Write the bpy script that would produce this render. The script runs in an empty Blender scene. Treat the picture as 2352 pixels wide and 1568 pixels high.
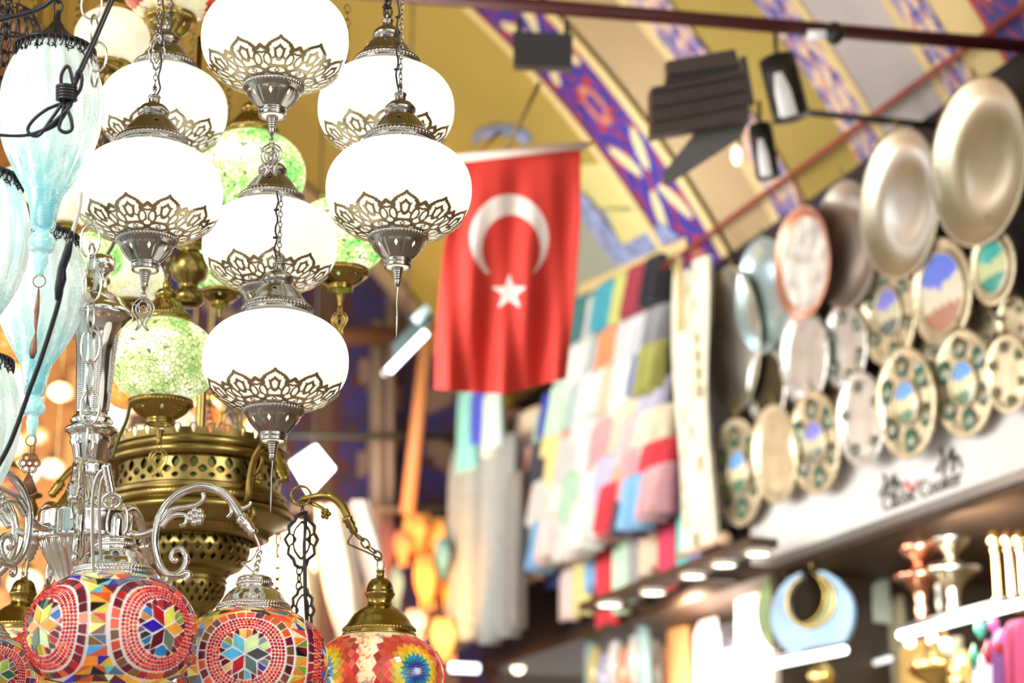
import bpy, math, random
import numpy as np
from mathutils import Vector, Matrix
PI = math.pi
random.seed(11)
C = bpy.context.scene.collection

# ------------------------------------------------------------------ camera
FPX = 70.0/36.0*2352
PITCH = math.radians(16.0)
CAMZ = 1.6
AX = Vector((1, 0, 0)); AU = Vector((0, -math.sin(PITCH), math.cos(PITCH))); AF = Vector((0, math.cos(PITCH), math.sin(PITCH)))
CAM = Vector((0, 0, CAMZ))
cd = bpy.data.cameras.new('camera'); cam = bpy.data.objects.new('camera', cd); C.objects.link(cam)
cd.lens = 70; cd.sensor_width = 36; cd.clip_end = 100
cam.location = CAM; cam.rotation_euler = (math.radians(90)+PITCH, 0, 0)
cd.dof.use_dof = True; cd.dof.focus_distance = 2.72; cd.dof.aperture_fstop = 3.5; cd.dof.aperture_blades = 7
sc = bpy.context.scene; sc.camera = cam
sc.view_settings.view_transform = 'Standard'; sc.view_settings.look = 'None'
sc.view_settings.exposure = 0.0; sc.view_settings.gamma = 1; sc.view_settings.use_curve_mapping = False
sc.cycles.use_denoising = True; sc.cycles.use_adaptive_sampling = True; sc.cycles.adaptive_threshold = .025
sc.cycles.max_bounces = 6; sc.cycles.diffuse_bounces = 3; sc.cycles.glossy_bounces = 3; sc.cycles.transmission_bounces = 4
sc.cycles.transparent_max_bounces = 6; sc.cycles.caustics_reflective = False; sc.cycles.caustics_refractive = False
sc.cycles.sample_clamp_indirect = 6

# ------------------------------------------------------------------ world: the rest of the bazaar, warm, with made-up bright spots for metal reflections
w = bpy.data.worlds.new('bazaar_surroundings'); sc.world = w; w.use_nodes = True
nt = w.node_tree; nt.nodes.clear()
def N(nt, t, **k):
    n = nt.nodes.new(t)
    for a, b in k.items():
        if a.startswith('i_'): n.inputs[a[2:].replace('_', ' ')].default_value = b
        else: setattr(n, a, b)
    return n
tc = N(nt, 'ShaderNodeTexCoord')
vo = N(nt, 'ShaderNodeTexVoronoi'); vo.inputs['Scale'].default_value = 5.0
no = N(nt, 'ShaderNodeTexNoise'); no.inputs['Scale'].default_value = 2.2; no.inputs['Detail'].default_value = 3
r1 = N(nt, 'ShaderNodeValToRGB'); r1.color_ramp.elements[0].position = .16; r1.color_ramp.elements[0].color = (9, 8.6, 7.8, 1)
r1.color_ramp.elements[1].position = .3; r1.color_ramp.elements[1].color = (0, 0, 0, 1)
r2 = N(nt, 'ShaderNodeValToRGB'); r2.color_ramp.elements[0].position = .4; r2.color_ramp.elements[0].color = (.10, .075, .06, 1)
r2.color_ramp.elements[1].position = .6; r2.color_ramp.elements[1].color = (1.75, 1.68, 1.55, 1)
ad = N(nt, 'ShaderNodeMix', data_type='RGBA', blend_type='ADD'); ad.inputs[0].default_value = 1
bg = N(nt, 'ShaderNodeBackground'); bg.inputs[1].default_value = 0.95
wo = N(nt, 'ShaderNodeOutputWorld')
L = nt.links.new
L(tc.outputs['Generated'], vo.inputs['Vector']); L(tc.outputs['Generated'], no.inputs['Vector'])
L(vo.outputs['Distance'], r1.inputs[0]); L(no.outputs['Fac'], r2.inputs[0])
L(r1.outputs[0], ad.inputs[6]); L(r2.outputs[0], ad.inputs[7]); L(ad.outputs[2], bg.inputs[0]); L(bg.outputs[0], wo.inputs[0])

# ------------------------------------------------------------------ room frame: the right wall runs off to the left at 19.4 degrees
DV = Vector((-.3330, .9429, 0)).normalized()        # along the arcade, away from the camera
NV = Vector((-DV.y, DV.x, 0)); NV = NV if NV.x < 0 else -NV   # from the right wall into the arcade
def ray(px, py): return (AF + AX*((px-1176)/FPX) + AU*((784-py)/FPX))
def P(px, py, D): return CAM + ray(px, py)*D
WB = P(2260, 372, 6.0); WB = Vector((WB.x, WB.y, 0))
def W(u, h, off=0.0): return WB + DV*u + NV*off + Vector((0, 0, h))
def wp(px, py, off=0.0):                             # pixel -> (u, h, depth) on the plane off metres before the right wall
    r = ray(px, py); t = ((WB + NV*off - CAM).dot(NV))/r.dot(NV); p = CAM + r*t
    return (p-WB).dot(DV), p.z, t
def WP(px, py, off=0.0):
    u, h, t = wp(px, py, off); return W(u, h, off)

# ------------------------------------------------------------------ lights of the arcade and added front lights for the lamps
def area(name, loc, target, size, power, col=(1, .96, .9)):
    d = bpy.data.lights.new(name, 'AREA'); d.shape = 'DISK'; d.size = size; d.energy = power; d.color = col
    o = bpy.data.objects.new(name, d); C.objects.link(o); o.location = loc
    o.rotation_euler = (Vector(target)-Vector(loc)).to_track_quat('-Z', 'Y').to_euler(); return o
area('shop_front_lighting', (-1.3, 4.9, 2.9), WP(1900, 950), 1.2, 56)
area('shop_front_lighting', (-1.5, 6.6, 2.9), WP(1400, 1050), 1.0, 54)
area('arcade_lighting', (-2.2, 5.5, 2.2), (-.5, 8.5, 5.2), 1.2, 10, (1, .93, .82))
area('lamp_front_light', (-2.0, 1.2, 3.4), (-.5, 2.7, 2.5), .8, 34)
area('lamp_front_light', (1.5, .9, 3.3), (-.3, 2.7, 2.5), .5, 22)  # added from the right for highlights in the lamp metal

# ------------------------------------------------------------------ materials
MATS = {}
def pmat(name, col, rough=.5, metal=0.0, emit=None, es=0.0, noise=0, nscale=8, coat=0, attr=None, trans=0.0, bump=0, bscale=40, sheen=0, spec=None, light=False):
    if name in MATS: return MATS[name]
    m = bpy.data.materials.new(name); m.use_nodes = True; nt = m.node_tree; b = nt.nodes['Principled BSDF']
    b.inputs['Base Color'].default_value = (*col, 1); b.inputs['Roughness'].default_value = rough; b.inputs['Metallic'].default_value = metal
    if coat: b.inputs['Coat Weight'].default_value = coat; b.inputs['Coat Roughness'].default_value = .08
    if trans: b.inputs['Transmission Weight'].default_value = trans
    if sheen: b.inputs['Sheen Weight'].default_value = sheen
    if spec is not None: b.inputs['Specular IOR Level'].default_value = spec
    csrc = None
    if attr:
        a = N(nt, 'ShaderNodeVertexColor'); a.layer_name = 'Col'; csrc = a.outputs[0]
    if noise or bump:
        t = N(nt, 'ShaderNodeTexCoord')
    if noise:
        n = N(nt, 'ShaderNodeTexNoise'); n.inputs['Scale'].default_value = nscale; n.inputs['Detail'].default_value = 4
        nt.links.new(t.outputs['Object'], n.inputs['Vector'])
        mr = N(nt, 'ShaderNodeMapRange'); mr.inputs[1].default_value = .3; mr.inputs[2].default_value = .7
        mr.inputs[3].default_value = 1-noise; mr.inputs[4].default_value = 1+noise*.5
        nt.links.new(n.outputs[0], mr.inputs[0])
        mx = N(nt, 'ShaderNodeMix', data_type='RGBA', blend_type='MULTIPLY'); mx.inputs[0].default_value = 1
        mx.inputs[6].default_value = (*col, 1)
        if csrc: nt.links.new(csrc, mx.inputs[6])
        nt.links.new(mr.outputs[0], mx.inputs[7]); csrc = mx.outputs[2]
    if bump:
        n2 = N(nt, 'ShaderNodeTexNoise'); n2.inputs['Scale'].default_value = bscale
        nt.links.new(t.outputs['Object'], n2.inputs['Vector'])
        bp = N(nt, 'ShaderNodeBump'); bp.inputs['Strength'].default_value = bump; bp.inputs['Distance'].default_value = .01
        nt.links.new(n2.outputs[0], bp.inputs['Height']); nt.links.new(bp.outputs[0], b.inputs['Normal'])
    if csrc: nt.links.new(csrc, b.inputs['Base Color'])
    if es:
        b.inputs['Emission Strength'].default_value = es
        if emit: b.inputs['Emission Color'].default_value = (*emit, 1)
        elif csrc: nt.links.new(csrc, b.inputs['Emission Color'])
        else: b.inputs['Emission Color'].default_value = (*col, 1)
        if not light: m.cycles.emission_sampling = 'NONE'
    MATS[name] = m; return m
def srgb(r, g, b):
    f = lambda c: (c/255/12.92) if c/255 <= .04045 else ((c/255+.055)/1.055)**2.4
    return (f(r), f(g), f(b))

# ------------------------------------------------------------------ mesh builder
class MB:
    def __init__(s): s.v = []; s.f = []; s.c = []; s.m = []; s.col = None; s.mi = 0
    def add(s, vs, fs, col=None):
        o = len(s.v); s.v += [tuple(v) for v in vs]
        for f in fs: s.f.append([i+o for i in f]); s.c.append(col or s.col); s.m.append(s.mi)
    def join(s, o, mi):
        k = len(s.v); s.v += o.v; s.f += [[i+k for i in f] for f in o.f]; s.c += o.c; s.m += [mi]*len(o.f)
    def build(s, name, mat, parent=None, smooth=True, solid=0, angle=None):
        me = bpy.data.meshes.new(name); me.from_pydata(s.v, [], s.f)
        mats = mat if isinstance(mat, (list, tuple)) else [mat]
        for m in mats: me.materials.append(m)
        if any(s.m): me.polygons.foreach_set('material_index', s.m)
        if any(c is not None for c in s.c):
            a = me.color_attributes.new('Col', 'FLOAT_COLOR', 'CORNER'); buf = []
            for f, c in zip(s.f, s.c): buf += list((*(c or (1, 1, 1)), 1))*len(f)
            a.data.foreach_set('color', buf)
        if smooth:
            me.polygons.foreach_set('use_smooth', [True]*len(me.polygons))
            if angle: 
                try: me.set_sharp_from_angle(angle=math.radians(angle))
                except Exception: pass
        me.update()
        o = bpy.data.objects.new(name, me); C.objects.link(o)
        if parent: o.parent = parent
        if solid:
            md = o.modifiers.new('thickness', 'SOLIDIFY'); md.thickness = solid; md.offset = 0
        return o
    def lathe(s, prof, seg=48, mod=None, M=None, cap=False, col=None, a0=0, a1=2*PI):
        full = abs(a1-a0-2*PI) < 1e-6; n = seg if full else seg+1; vs = []
        for j, (r, z) in enumerate(prof):
            for i in range(n):
                a = a0+(a1-a0)*i/seg; rr = r*(mod(j, a, z) if mod else 1); vs.append(Vector((rr*math.cos(a), rr*math.sin(a), z)))
        if M: vs = [M @ v for v in vs]
        fs = []
        for j in range(len(prof)-1):
            for i in range(seg):
                k = (i+1) % n; fs.append((j*n+i, j*n+k, (j+1)*n+k, (j+1)*n+i))
        if cap: fs.append(tuple(range(n))[::-1]); fs.append(tuple((len(prof)-1)*n+i for i in range(n)))
        s.add(vs, fs, col)
    def tube(s, pts, r, seg=8, closed=False, flat=1.0, up=None, col=None):
        pts = [Vector(p) for p in pts]; n = len(pts)
        rs = r if isinstance(r, (list, tuple)) else [r]*n
        vs = []; u = None
        for i in range(n):
            a = pts[(i-1) % n] if (closed or i > 0) else pts[i]; b = pts[(i+1) % n] if (closed or i < n-1) else pts[i]
            t = (b-a); t = t.normalized() if t.length > 1e-9 else Vector((0, 0, 1))
            if up is not None: u = Vector(up)
            elif u is None: u = Vector((0, 1, 0)) if abs(t.y) < .9 else Vector((1, 0, 0))
            x = t.cross(u); 
            if x.length < 1e-6: x = t.orthogonal()
            x.normalize(); u2 = x.cross(t).normalized()
            if up is None: u = u2
            for k in range(seg):
                q = 2*PI*k/seg; vs.append(pts[i]+x*math.cos(q)*rs[i]+u2*math.sin(q)*rs[i]*flat)
        fs = []
        m = n if closed else n-1
        for i in range(m):
            j = (i+1) % n
            for k in range(seg): l = (k+1) % seg; fs.append((i*seg+k, i*seg+l, j*seg+l, j*seg+k))
        if not closed: fs.append(tuple(range(seg))[::-1]); fs.append(tuple((n-1)*seg+k for k in range(seg)))
        s.add(vs, fs, col)
    def box(s, c, sx, sy, sz, M=None, col=None, bev=0):
        x, y, z = sx/2, sy/2, sz/2
        vs = [Vector((a*x, b*y, d*z)) for a in (-1, 1) for b in (-1, 1) for d in (-1, 1)]
        if M: vs = [M @ v for v in vs]
        vs = [v+Vector(c) for v in vs]
        s.add(vs, [(0, 1, 3, 2), (4, 6, 7, 5), (0, 4, 5, 1), (2, 3, 7, 6), (0, 2, 6, 4), (1, 5, 7, 3)], col)
    def prism(s, poly, th, M, col=None):             # polygon in xy, thickness along z
        n = len(poly); vs = [M @ Vector((x, y, th/2)) for x, y in poly]+[M @ Vector((x, y, -th/2)) for x, y in poly]
        fs = [tuple(range(n)), tuple(range(2*n-1, n-1, -1))]+[(i, n+i, n+(i+1) % n, (i+1) % n) for i in range(n)]
        s.add(vs, fs, col)
    def sphere(s, c, r, seg=16, rings=10, sc=(1, 1, 1), col=None):
        vs = []; fs = []
        for j in range(rings+1):
            t = PI*j/rings
            for i in range(seg):
                a = 2*PI*i/seg; vs.append((c[0]+r*sc[0]*math.sin(t)*math.cos(a), c[1]+r*sc[1]*math.sin(t)*math.sin(a), c[2]+r*sc[2]*math.cos(t)))
        for j in range(rings):
            for i in range(seg):
                k = (i+1) % seg; fs.append((j*seg+i, (j+1)*seg+i, (j+1)*seg+k, j*seg+k))
        s.add(vs, fs, col)
    def iso(s, F, U, V, mp, wrap=False, col=None):   # keep cells where F<=0; F[i][j] at U[i],V[j]
        nu, nv = len(U), len(V); key = {}; vs = []; fs = []; F = F.tolist()
        def gv(i, j):
            k = (i % (nu-1) if wrap else i, j)
            if k not in key: key[k] = len(vs); vs.append(mp(U[i], V[j]))
            return key[k]
        def ev(a, b):
            ka = (a[0] % (nu-1) if wrap else a[0], a[1]); kb = (b[0] % (nu-1) if wrap else b[0], b[1])
            k = (ka, kb) if ka < kb else (kb, ka)
            if k not in key:
                fa, fb = F[a[0]][a[1]], F[b[0]][b[1]]; t = fa/(fa-fb) if fa != fb else .5
                key[k] = len(vs); vs.append(mp(U[a[0]]+(U[b[0]]-U[a[0]])*t, V[a[1]]+(V[b[1]]-V[a[1]])*t))
            return key[k]
        for i in range(nu-1):
            Fi, Fk = F[i], F[i+1]
            for j in range(nv-1):
                a, b, c, d = Fi[j] <= 0, Fk[j] <= 0, Fk[j+1] <= 0, Fi[j+1] <= 0
                if not (a or b or c or d): continue
                if a and b and c and d: fs.append((gv(i, j), gv(i+1, j), gv(i+1, j+1), gv(i, j+1))); continue
                cs = [(i, j), (i+1, j), (i+1, j+1), (i, j+1)]; ins = [a, b, c, d]; poly = []
                for k in range(4):
                    l = (k+1) % 4
                    if ins[k]: poly.append(gv(*cs[k]))
                    if ins[k] != ins[l]: poly.append(ev(cs[k], cs[l]))
                poly = [p for q, p in enumerate(poly) if p != poly[q-1]]
                if len(poly) >= 3: fs.append(tuple(poly))
        s.add(vs, fs, col)

def pl_dist(X, Y, pts):
    d = np.full(X.shape, 1e9)
    for (x0, y0), (x1, y1) in zip(pts[:-1], pts[1:]):
        dx, dy = x1-x0, y1-y0; L2 = dx*dx+dy*dy+1e-12
        t = np.clip(((X-x0)*dx+(Y-y0)*dy)/L2, 0, 1)
        d = np.minimum(d, np.hypot(X-x0-t*dx, Y-y0-t*dy))
    return d
def interp(x, xs, ys): return float(np.interp(x, xs, ys))
def bez(pts, n=24):                                  # smooth curve through points (Catmull-Rom)
    pts = [Vector(p) for p in pts]; out = []; m = len(pts)
    for i in range(m-1):
        p0 = pts[max(i-1, 0)]; p1 = pts[i]; p2 = pts[i+1]; p3 = pts[min(i+2, m-1)]; k = max(2, n//(m-1))
        for q in range(k):
            t = q/k; out.append(.5*((2*p1)+(p2-p0)*t+(2*p0-5*p1+4*p2-p3)*t*t+(3*p1-p0-3*p2+p3)*t**3))
    out.append(pts[-1]); return out

# ------------------------------------------------------------------ naming
def tag(o, label, cat, group=None, kind=None):
    if label: o['label'] = label
    if cat: o['category'] = cat
    if group: o['group'] = group
    if kind: o['kind'] = kind
    return o
def thing(name, label, cat, loc=(0, 0, 0), rz=0, group=None):
    o = bpy.data.objects.new(name, None); C.objects.link(o); o.location = loc; o.rotation_euler = (0, 0, rz); o.empty_display_size = .05
    return tag(o, label, cat, group)
def struct(o): o['kind'] = 'structure'; return o
def copy_tree(o, label=None, loc=None, scale=None, rz=None, group=None, skip=()):
    def rec(o, par):
        c = o.copy(); C.objects.link(c)
        if par: c.parent = par
        for ch in o.children:
            if ch.name.split('.')[0] not in skip: rec(ch, c)
        return c
    c = rec(o, None)
    if label: c['label'] = label
    if group: c['group'] = group
    if loc is not None: c.location = loc
    if scale is not None: c.scale = (scale,)*3
    if rz is not None: c.rotation_euler = (0, 0, rz)
    return c
# ================================================================== lamp metals and glass
M_pewter = pmat('aged_pewter', (.43, .41, .39), .22, 1, noise=.2, nscale=10)
M_collar = pmat('antique_gilt_filigree', (.56, .46, .28), .3, 1, noise=.3, nscale=9)
M_brass = pmat('antique_brass', (.42, .31, .09), .22, 1, noise=.25, nscale=10)
M_brassd = pmat('dull_brass', (.34, .25, .085), .3, 1, noise=.3, nscale=25)
M_chrome = pmat('chrome', (.78, .77, .76), .1, 1)
M_black = pmat('black_cable', (.022, .022, .03), .32)
M_dark = pmat('blackened_metal', (.045, .04, .045), .3, .6)
M_rust = pmat('rusty_copper', (.28, .13, .09), .5, .6, noise=.4, nscale=60)
M_white = pmat('lit_alabaster_glass', (.58, .57, .50), .3, emit=(1, .985, .86), es=.88, noise=.04, nscale=14, coat=.3)
M_inner = pmat('lit_socket', (.9, .8, .5), .5, emit=(1, .9, .6), es=1.2)

# superelliptic glass shade, a = 1, flattened
GB, GN = .68, 2.3
def sup(lat, b=GB, n=GN):
    c, s_ = math.cos(lat), math.sin(lat)
    return (abs(c)**(2/n), math.copysign(abs(s_)**(2/n), s_)*b)
def globe_prof(b=GB, n=GN, k=40, lo=-PI/2+.02, hi=PI/2-.02): return [sup(lo+(hi-lo)*i/k, b, n) for i in range(k+1)]

def filigree(parent, mat, scale):
    yt = [40, 240, 400, 500, 655]; rt = [1046, 940, 760, 590, 430]
    nh, nv = 26, 74
    ph = np.linspace(0, math.radians(18), nh); yy = np.linspace(36, 668, nv)
    R = np.interp(yy, yt, rt); PH, YY = np.meshgrid(ph, yy, indexing='ij'); RR = np.broadcast_to(R, PH.shape)
    X = np.sin(PH)*RR; Y = YY
    def bx(y): return float(np.interp(y, yt, rt))*math.sin(math.radians(18))
    F = np.full(X.shape, 1e9)
    def st(pts, w):
        nonlocal F; F = np.minimum(F, pl_dist(X, Y, pts)-w)
    A = [(0, 90), (46, 142), (102, 186), (150, 238), (178, 290), (168, 335)]
    d = pl_dist(X, Y, A); F = np.minimum(F, d-28-6*np.sin((X+Y)*.085))
    F = np.minimum(F, np.abs(X)*.9+np.abs(Y-70)*.55-22)
    st([(185, 308), (235, 290), (bx(262)+3, 258)], 20)
    st([(170, 348), (225, 340), (bx(345)+4, 352)], 12)
    st([(0, 264), (36, 290), (66, 312), (56, 350), (50, 385), (26, 412), (0, 422)], 17); st([(60, 312), (88, 292)], 8); st([(0, 262), (0, 248)], 12)
    st([(50, 392), (98, 418)], 9)
    st([(172, 335), (128, 385), (98, 440), (104, 484)], 14)
    st([(190, 348), (214, 395), (196, 445), (150, 478), (105, 486)], 11)
    st([(0, 488), (60, 486), (110, 484), (160, 478)], 12)
    F = np.minimum(F, 482-Y+0*X)                      # everything below this row is sheet
    def el(cx, cy, rx, ry): return np.hypot((X-cx)/rx, (Y-cy)/ry)-1
    b5 = bx(500)
    F = np.maximum(F, -(el(b5, 502, 42, 34)*30))
    ring = pl_dist(X, Y, [(0, 520), (32, 562), (0, 604)])-9
    C1 = np.maximum(el(6, 562, 108, 62)*60, -np.minimum(ring, np.abs(X)-9+0*Y))
    inner = (np.abs(X)/26+np.abs(Y-562)/34-1)*25
    C1 = np.minimum(C1, inner)
    C1 = np.where((np.abs(X) < 10) & (np.abs(Y-562) > 34), 5, C1)
    F = np.maximum(F, -C1)
    F = np.maximum(F, -(el(bx(632), 640, 36, 30)*25))
    F = np.minimum(F, 648-Y)
    F = np.maximum(F, Y-668.5)
    sect = np.concatenate([F[::-1], F[1:]], 0)        # -18..18 deg
    full = np.concatenate([sect]+[sect[1:]]*9, 0)
    U = np.linspace(0, 2*PI, full.shape[0]).tolist(); V = yy.tolist()
    rr = [.945, .87, .71, .545, .40]; zz = [-.335, -.435, -.56, -.63, -.665]
    def mp(u, v):
        r = interp(v, yt, rr); z = interp(v, yt, zz)
        return (r*math.cos(u)*scale, r*math.sin(u)*scale, z*scale)
    mb = MB(); mb.iso(full, U, V, mp, wrap=True)
    return mb.build('filigree_collar', mat, parent, solid=.007*scale)

def gadroon(n, z0, z1, depth, slant=0.0):
    def g(z, a):
        if z0 < z < z1:
            t = math.sin(PI*(z-z0)/(z1-z0)); return depth*t*(abs(math.cos(n*a/2+slant*(z-z0)))**.6)
        return 0
    return g
def pierced_lathe(prof, seg, nz, F, mod, scale, name, mat, parent, solid=.008):
    s = [0]
    for p, q in zip(prof[:-1], prof[1:]): s.append(s[-1]+math.hypot(q[0]-p[0], q[1]-p[1]))
    V = np.linspace(0, s[-1], nz); U = np.linspace(0, 2*PI, seg+1)
    rs = [p[0] for p in prof]; zs = [p[1] for p in prof]
    Z = np.interp(V, s, zs); Rr = np.interp(V, s, rs)
    UU, ZZ = np.meshgrid(U, Z, indexing='ij'); RR = np.broadcast_to(Rr, UU.shape)
    G = F(UU, ZZ, RR)
    def mp(u, v):
        r = interp(v, s, rs); z = interp(v, s, zs)
        if mod: r *= mod(0, u, z)
        return (r*math.cos(u)*scale, r*math.sin(u)*scale, z*scale)
    mb = MB(); mb.iso(G, U.tolist(), V.tolist(), mp, wrap=True)
    return mb.build(name, mat, parent, solid=solid*scale)
def diamonds(n, z0, hw, hh, ph=0.0):
    def F(U, Z, R):
        k = (U-ph)*n/(2*PI); dx = (k-np.round(k))*2*PI/n*R
        return -(np.abs(dx)/hw+np.abs(Z-z0)/hh-1)*.02
    return F

def make_cap(parent, mat, scale, flute=6):
    prof = [(.462, .60), (.478, .605), (.482, .625), (.47, .632), (.470, .64), (.476, .67), (.470, .70), (.452, .73), (.447, .737), (.437, .742), (.43, .75), (.42, .757),
            (.41, .76), (.385, .80), (.355, .85), (.32, .90), (.285, .95), (.25, .99), (.225, 1.015), (.21, 1.025), (.19, 1.04), (.185, 1.055),
            (.20, 1.07), (.213, 1.10), (.214, 1.13), (.205, 1.155), (.185, 1.175), (.178, 1.185), (.17, 1.20), (.14, 1.215), (.115, 1.225), (.085, 1.232), (.075, 1.25), (.072, 1.30),
            (.072, 1.325), (.083, 1.33), (.084, 1.36), (.06, 1.362), (.02, 1.363)]
    # refine the gadrooned band
    fine = []
    for p, q in zip(prof[:-1], prof[1:]):
        k = 3 if .63 <= p[1] < .735 else 1
        for i in range(k): fine.append((p[0]+(q[0]-p[0])*i/k, p[1]+(q[1]-p[1])*i/k))
    fine.append(prof[-1])
    g = gadroon(52, .635, .736, .05, 14)
    def mod(j, a, z):
        m = 1+g(z, a)
        if .76 < z < 1.0:
            for k in range(flute):
                d = (a-2*PI*(k+.5)/flute+PI) % (2*PI)-PI; m -= .035*math.exp(-(d/.05)**2)*math.sin(PI*(z-.76)/.24)
        return m
    return pierced_lathe(fine, 336, 74, diamonds(flute, .895, .042, .045, .15), mod, scale, 'cap', mat, parent, .006)
def make_cup(parent, mat, scale, flute=8):
    prof = [(.395, -.612), (.412, -.615), (.417, -.628), (.408, -.645), (.402, -.665), (.400, -.68), (.396, -.70), (.392, -.725), (.386, -.745), (.378, -.755), (.372, -.765), (.360, -.78),
            (.345, -.82), (.322, -.86), (.29, -.90), (.255, -.94), (.22, -.975), (.195, -1.0), (.185, -1.015), (.186, -1.03), (.19, -1.05), (.182, -1.07), (.18, -1.10), (.185, -1.115), (.175, -1.125), (.165, -1.12)]
    g = gadroon(52, -.745, -.66, .05, 0)
    def mod(j, a, z):
        m = 1+g(z, a)
        if -1.0 < z < -.78:
            for k in range(flute):
                d = (a-2*PI*(k+.5)/flute+PI) % (2*PI)-PI; m -= .04*math.exp(-(d/.06)**2)*math.sin(PI*(z+1.0)/.22)
        return m
    return pierced_lathe(prof, 336, 64, diamonds(flute, -.855, .026, .045, .12), mod, scale, 'lower_cup', mat, parent, .006)
def make_finial(parent, mat, scale):
    prof = [(.04, -1.10), (.083, -1.115), (.084, -1.14)]
    z = -1.14; r = .080
    for k in range(5):
        prof += [(r*.9, z-.002), (r, z-.012), (r*.9, z-.026)]; z -= .03; r -= .006
    prof += [(.045, z), (.05, z-.02), (.047, z-.06), (.035, z-.09), (.012, z-.10)]
    mb = MB(); mb.lathe([(a*scale, b*scale) for a, b in prof], 24); return mb.build('finial', mat, parent)
def hook_loop(parent, mat, scale, z=1.36, r=.055):
    mb = MB(); pts = [(math.sin(t)*r*scale, 0, (z+.055+math.cos(t)*r*1.5)*scale) for t in np.linspace(0, 2*PI, 20, endpoint=False)]
    mb.tube(pts, .014*scale, 8, closed=True); return mb.build('hanging_loop', mat, parent)
def link_chain(mb, p0, p1, ln, wd, r, seg=6, npt=10, start=0, jitter=0):
    p0, p1 = Vector(p0), Vector(p1); d = p1-p0; n = max(1, int(round(d.length/(ln*.82)))); t = d.normalized()
    x = t.orthogonal().normalized() if abs(t.z) < .9 else Vector((1, 0, 0)); y = t.cross(x).normalized(); x = y.cross(t).normalized()
    for k in range(n):
        c = p0+d*((k+.5)/n); a = (x if (k+start) % 2 == 0 else y); 
        q = random.uniform(-jitter, jitter); b = (y if (k+start) % 2 == 0 else -x); a2 = a*math.cos(q+.35)+b*math.sin(q+.35)
        pts = [c+a2*(wd/2)*math.sin(s)+t*(ln/2)*math.cos(s) for s in [2*PI*i/npt for i in range(npt)]]
        mb.tube(pts, r, seg, closed=True)
def tulip_charm(mb, top, s, mirror=1):
    """openwork metal drop, hung from its top ring; s = width"""
    x0, y0, z0 = top; r = s*.045
    def q(pts): return [Vector((x0+px*s*mirror, y0, z0-pz*s)) for px, pz in pts]
    def both(pts, rr=r, fl=.5):
        for m in (1, -1):
            mb.tube(bez([Vector((x0+px*s*m, y0, z0-pz*s)) for px, pz in pts], 18), rr, 6, flat=fl, up=(0, 1, 0))
    mb.tube([Vector((x0+.12*s*math.sin(t), y0, z0-.12*s-.12*s*math.cos(t))) for t in np.linspace(0, 2*PI, 12, endpoint=False)], r*.8, 6, closed=True)
    both([(0, .24), (.16, .30), (.36, .45), (.48, .72), (.42, 1.0), (.24, 1.28), (.16, 1.5), (.28, 1.78)])
    both([(0, .40), (.22, .52), (.33, .75), (.26, .98), (.08, 1.25), (0, 1.45)])
    both([(0, .62), (.14, .74), (.16, .95), (0, 1.2)], r*.8)
    both([(.08, .34), (.2, .62), (0, .80)], r*.8)
    both([(0, 1.45), (.1, 1.62), (.26, 1.80)], r*.8)
    both([(.46, .62), (.3, .62), (.2, .78)], r*.7)

def add_charm(root, mat, scale, z=-1.36, s=.3):
    mb = MB(); link_chain(mb, (0, 0, (z-.0)*scale), (0, 0, (z-.09)*scale), .07*scale, .045*scale, .008*scale, npt=8)
    tulip_charm(mb, (0, 0, (z-.07)*scale), s*scale); return mb.build('pendant_charm', mat, root)

# ---- white alabaster lamp prototype
SC = .1
def white_lamp(name, label):
    root = thing(name, label, 'pendant lamp', group='white glass pendant lamps with pewter filigree')
    mb = MB(); mb.lathe([(r*SC, z*SC) for r, z in globe_prof()], 72); mb.build('glass_globe', M_white, root)
    make_cap(root, M_pewter, SC).location.z = .055*SC; make_cup(root, M_pewter, SC); make_finial(root, M_pewter, SC); filigree(root, M_collar, SC); hook_loop(root, M_pewter, SC).location.z = .055*SC
    mb = MB(); mb.lathe([(.33*SC, -.64*SC), (.33*SC, -.78*SC), (.16*SC, -.99*SC), (.145*SC, -1.105*SC), (.0, -1.105*SC)], 32); mb.build('lit_socket', M_inner, root)
    return root
def lamp_pos(px, py, D): return P(px, py, D)
def cable_and_chain(root, loc, top_px, D, mat, ornate=None, tie=2, z_off=1.49, scale=1.0, chain_r=.0009, link=(.009, .0052), cable=True, dx=-.005):
    """chain and cable from the lamp loop up to a point above the frame (or to another lamp), in root space"""
    z0 = z_off*SC*scale; ztop = (top_px[2] if len(top_px) == 3 else P(top_px[0], top_px[1], D).z)-loc.z
    s = root.scale[0]
    segs = [(z0, ztop)]
    if ornate: segs = [(z0, ornate[0]), (ornate[0]+ornate[1], ztop)]
    for a, b in segs:
        if b-a > .005: mb = MB(); link_chain(mb, (0, 0, a/s), (0, 0, b/s), link[0]/s, link[1]/s, chain_r/s, seg=5, npt=8, jitter=.3); mb.build('chain', mat, root)
    if ornate:
        zc, h = ornate; mb = MB(); ornate_link(mb, (0, 0, (zc+h)/s), h/s, h*.42/s); mb.build('ornate_link', mat, root)
    if cable:
        mb = MB(); k = 14
        pts = [Vector((dx/s+.0015/s*math.sin(i*1.7), -.002/s, (z0-.008+(ztop-z0+.008)*i/k)/s)) for i in range(k+1)]; pts[0] = Vector((0, 0, (z0-.012)/s))
        mb.tube(bez(pts, 60), .0013/s, 6); c = mb.build('power_cable', M_black, root)
        for i in range(tie):
            zz = z0+(ztop-z0)*(i+.7)/(tie+.4); mb = MB(); mb.tube([Vector((dx/s-.004/s, -.003/s, zz/s)), Vector((dx/s+.003/s, -.003/s, zz/s+.0005))], .0018/s, 6)
            mb.build('cable_tie', M_black, root)
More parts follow.
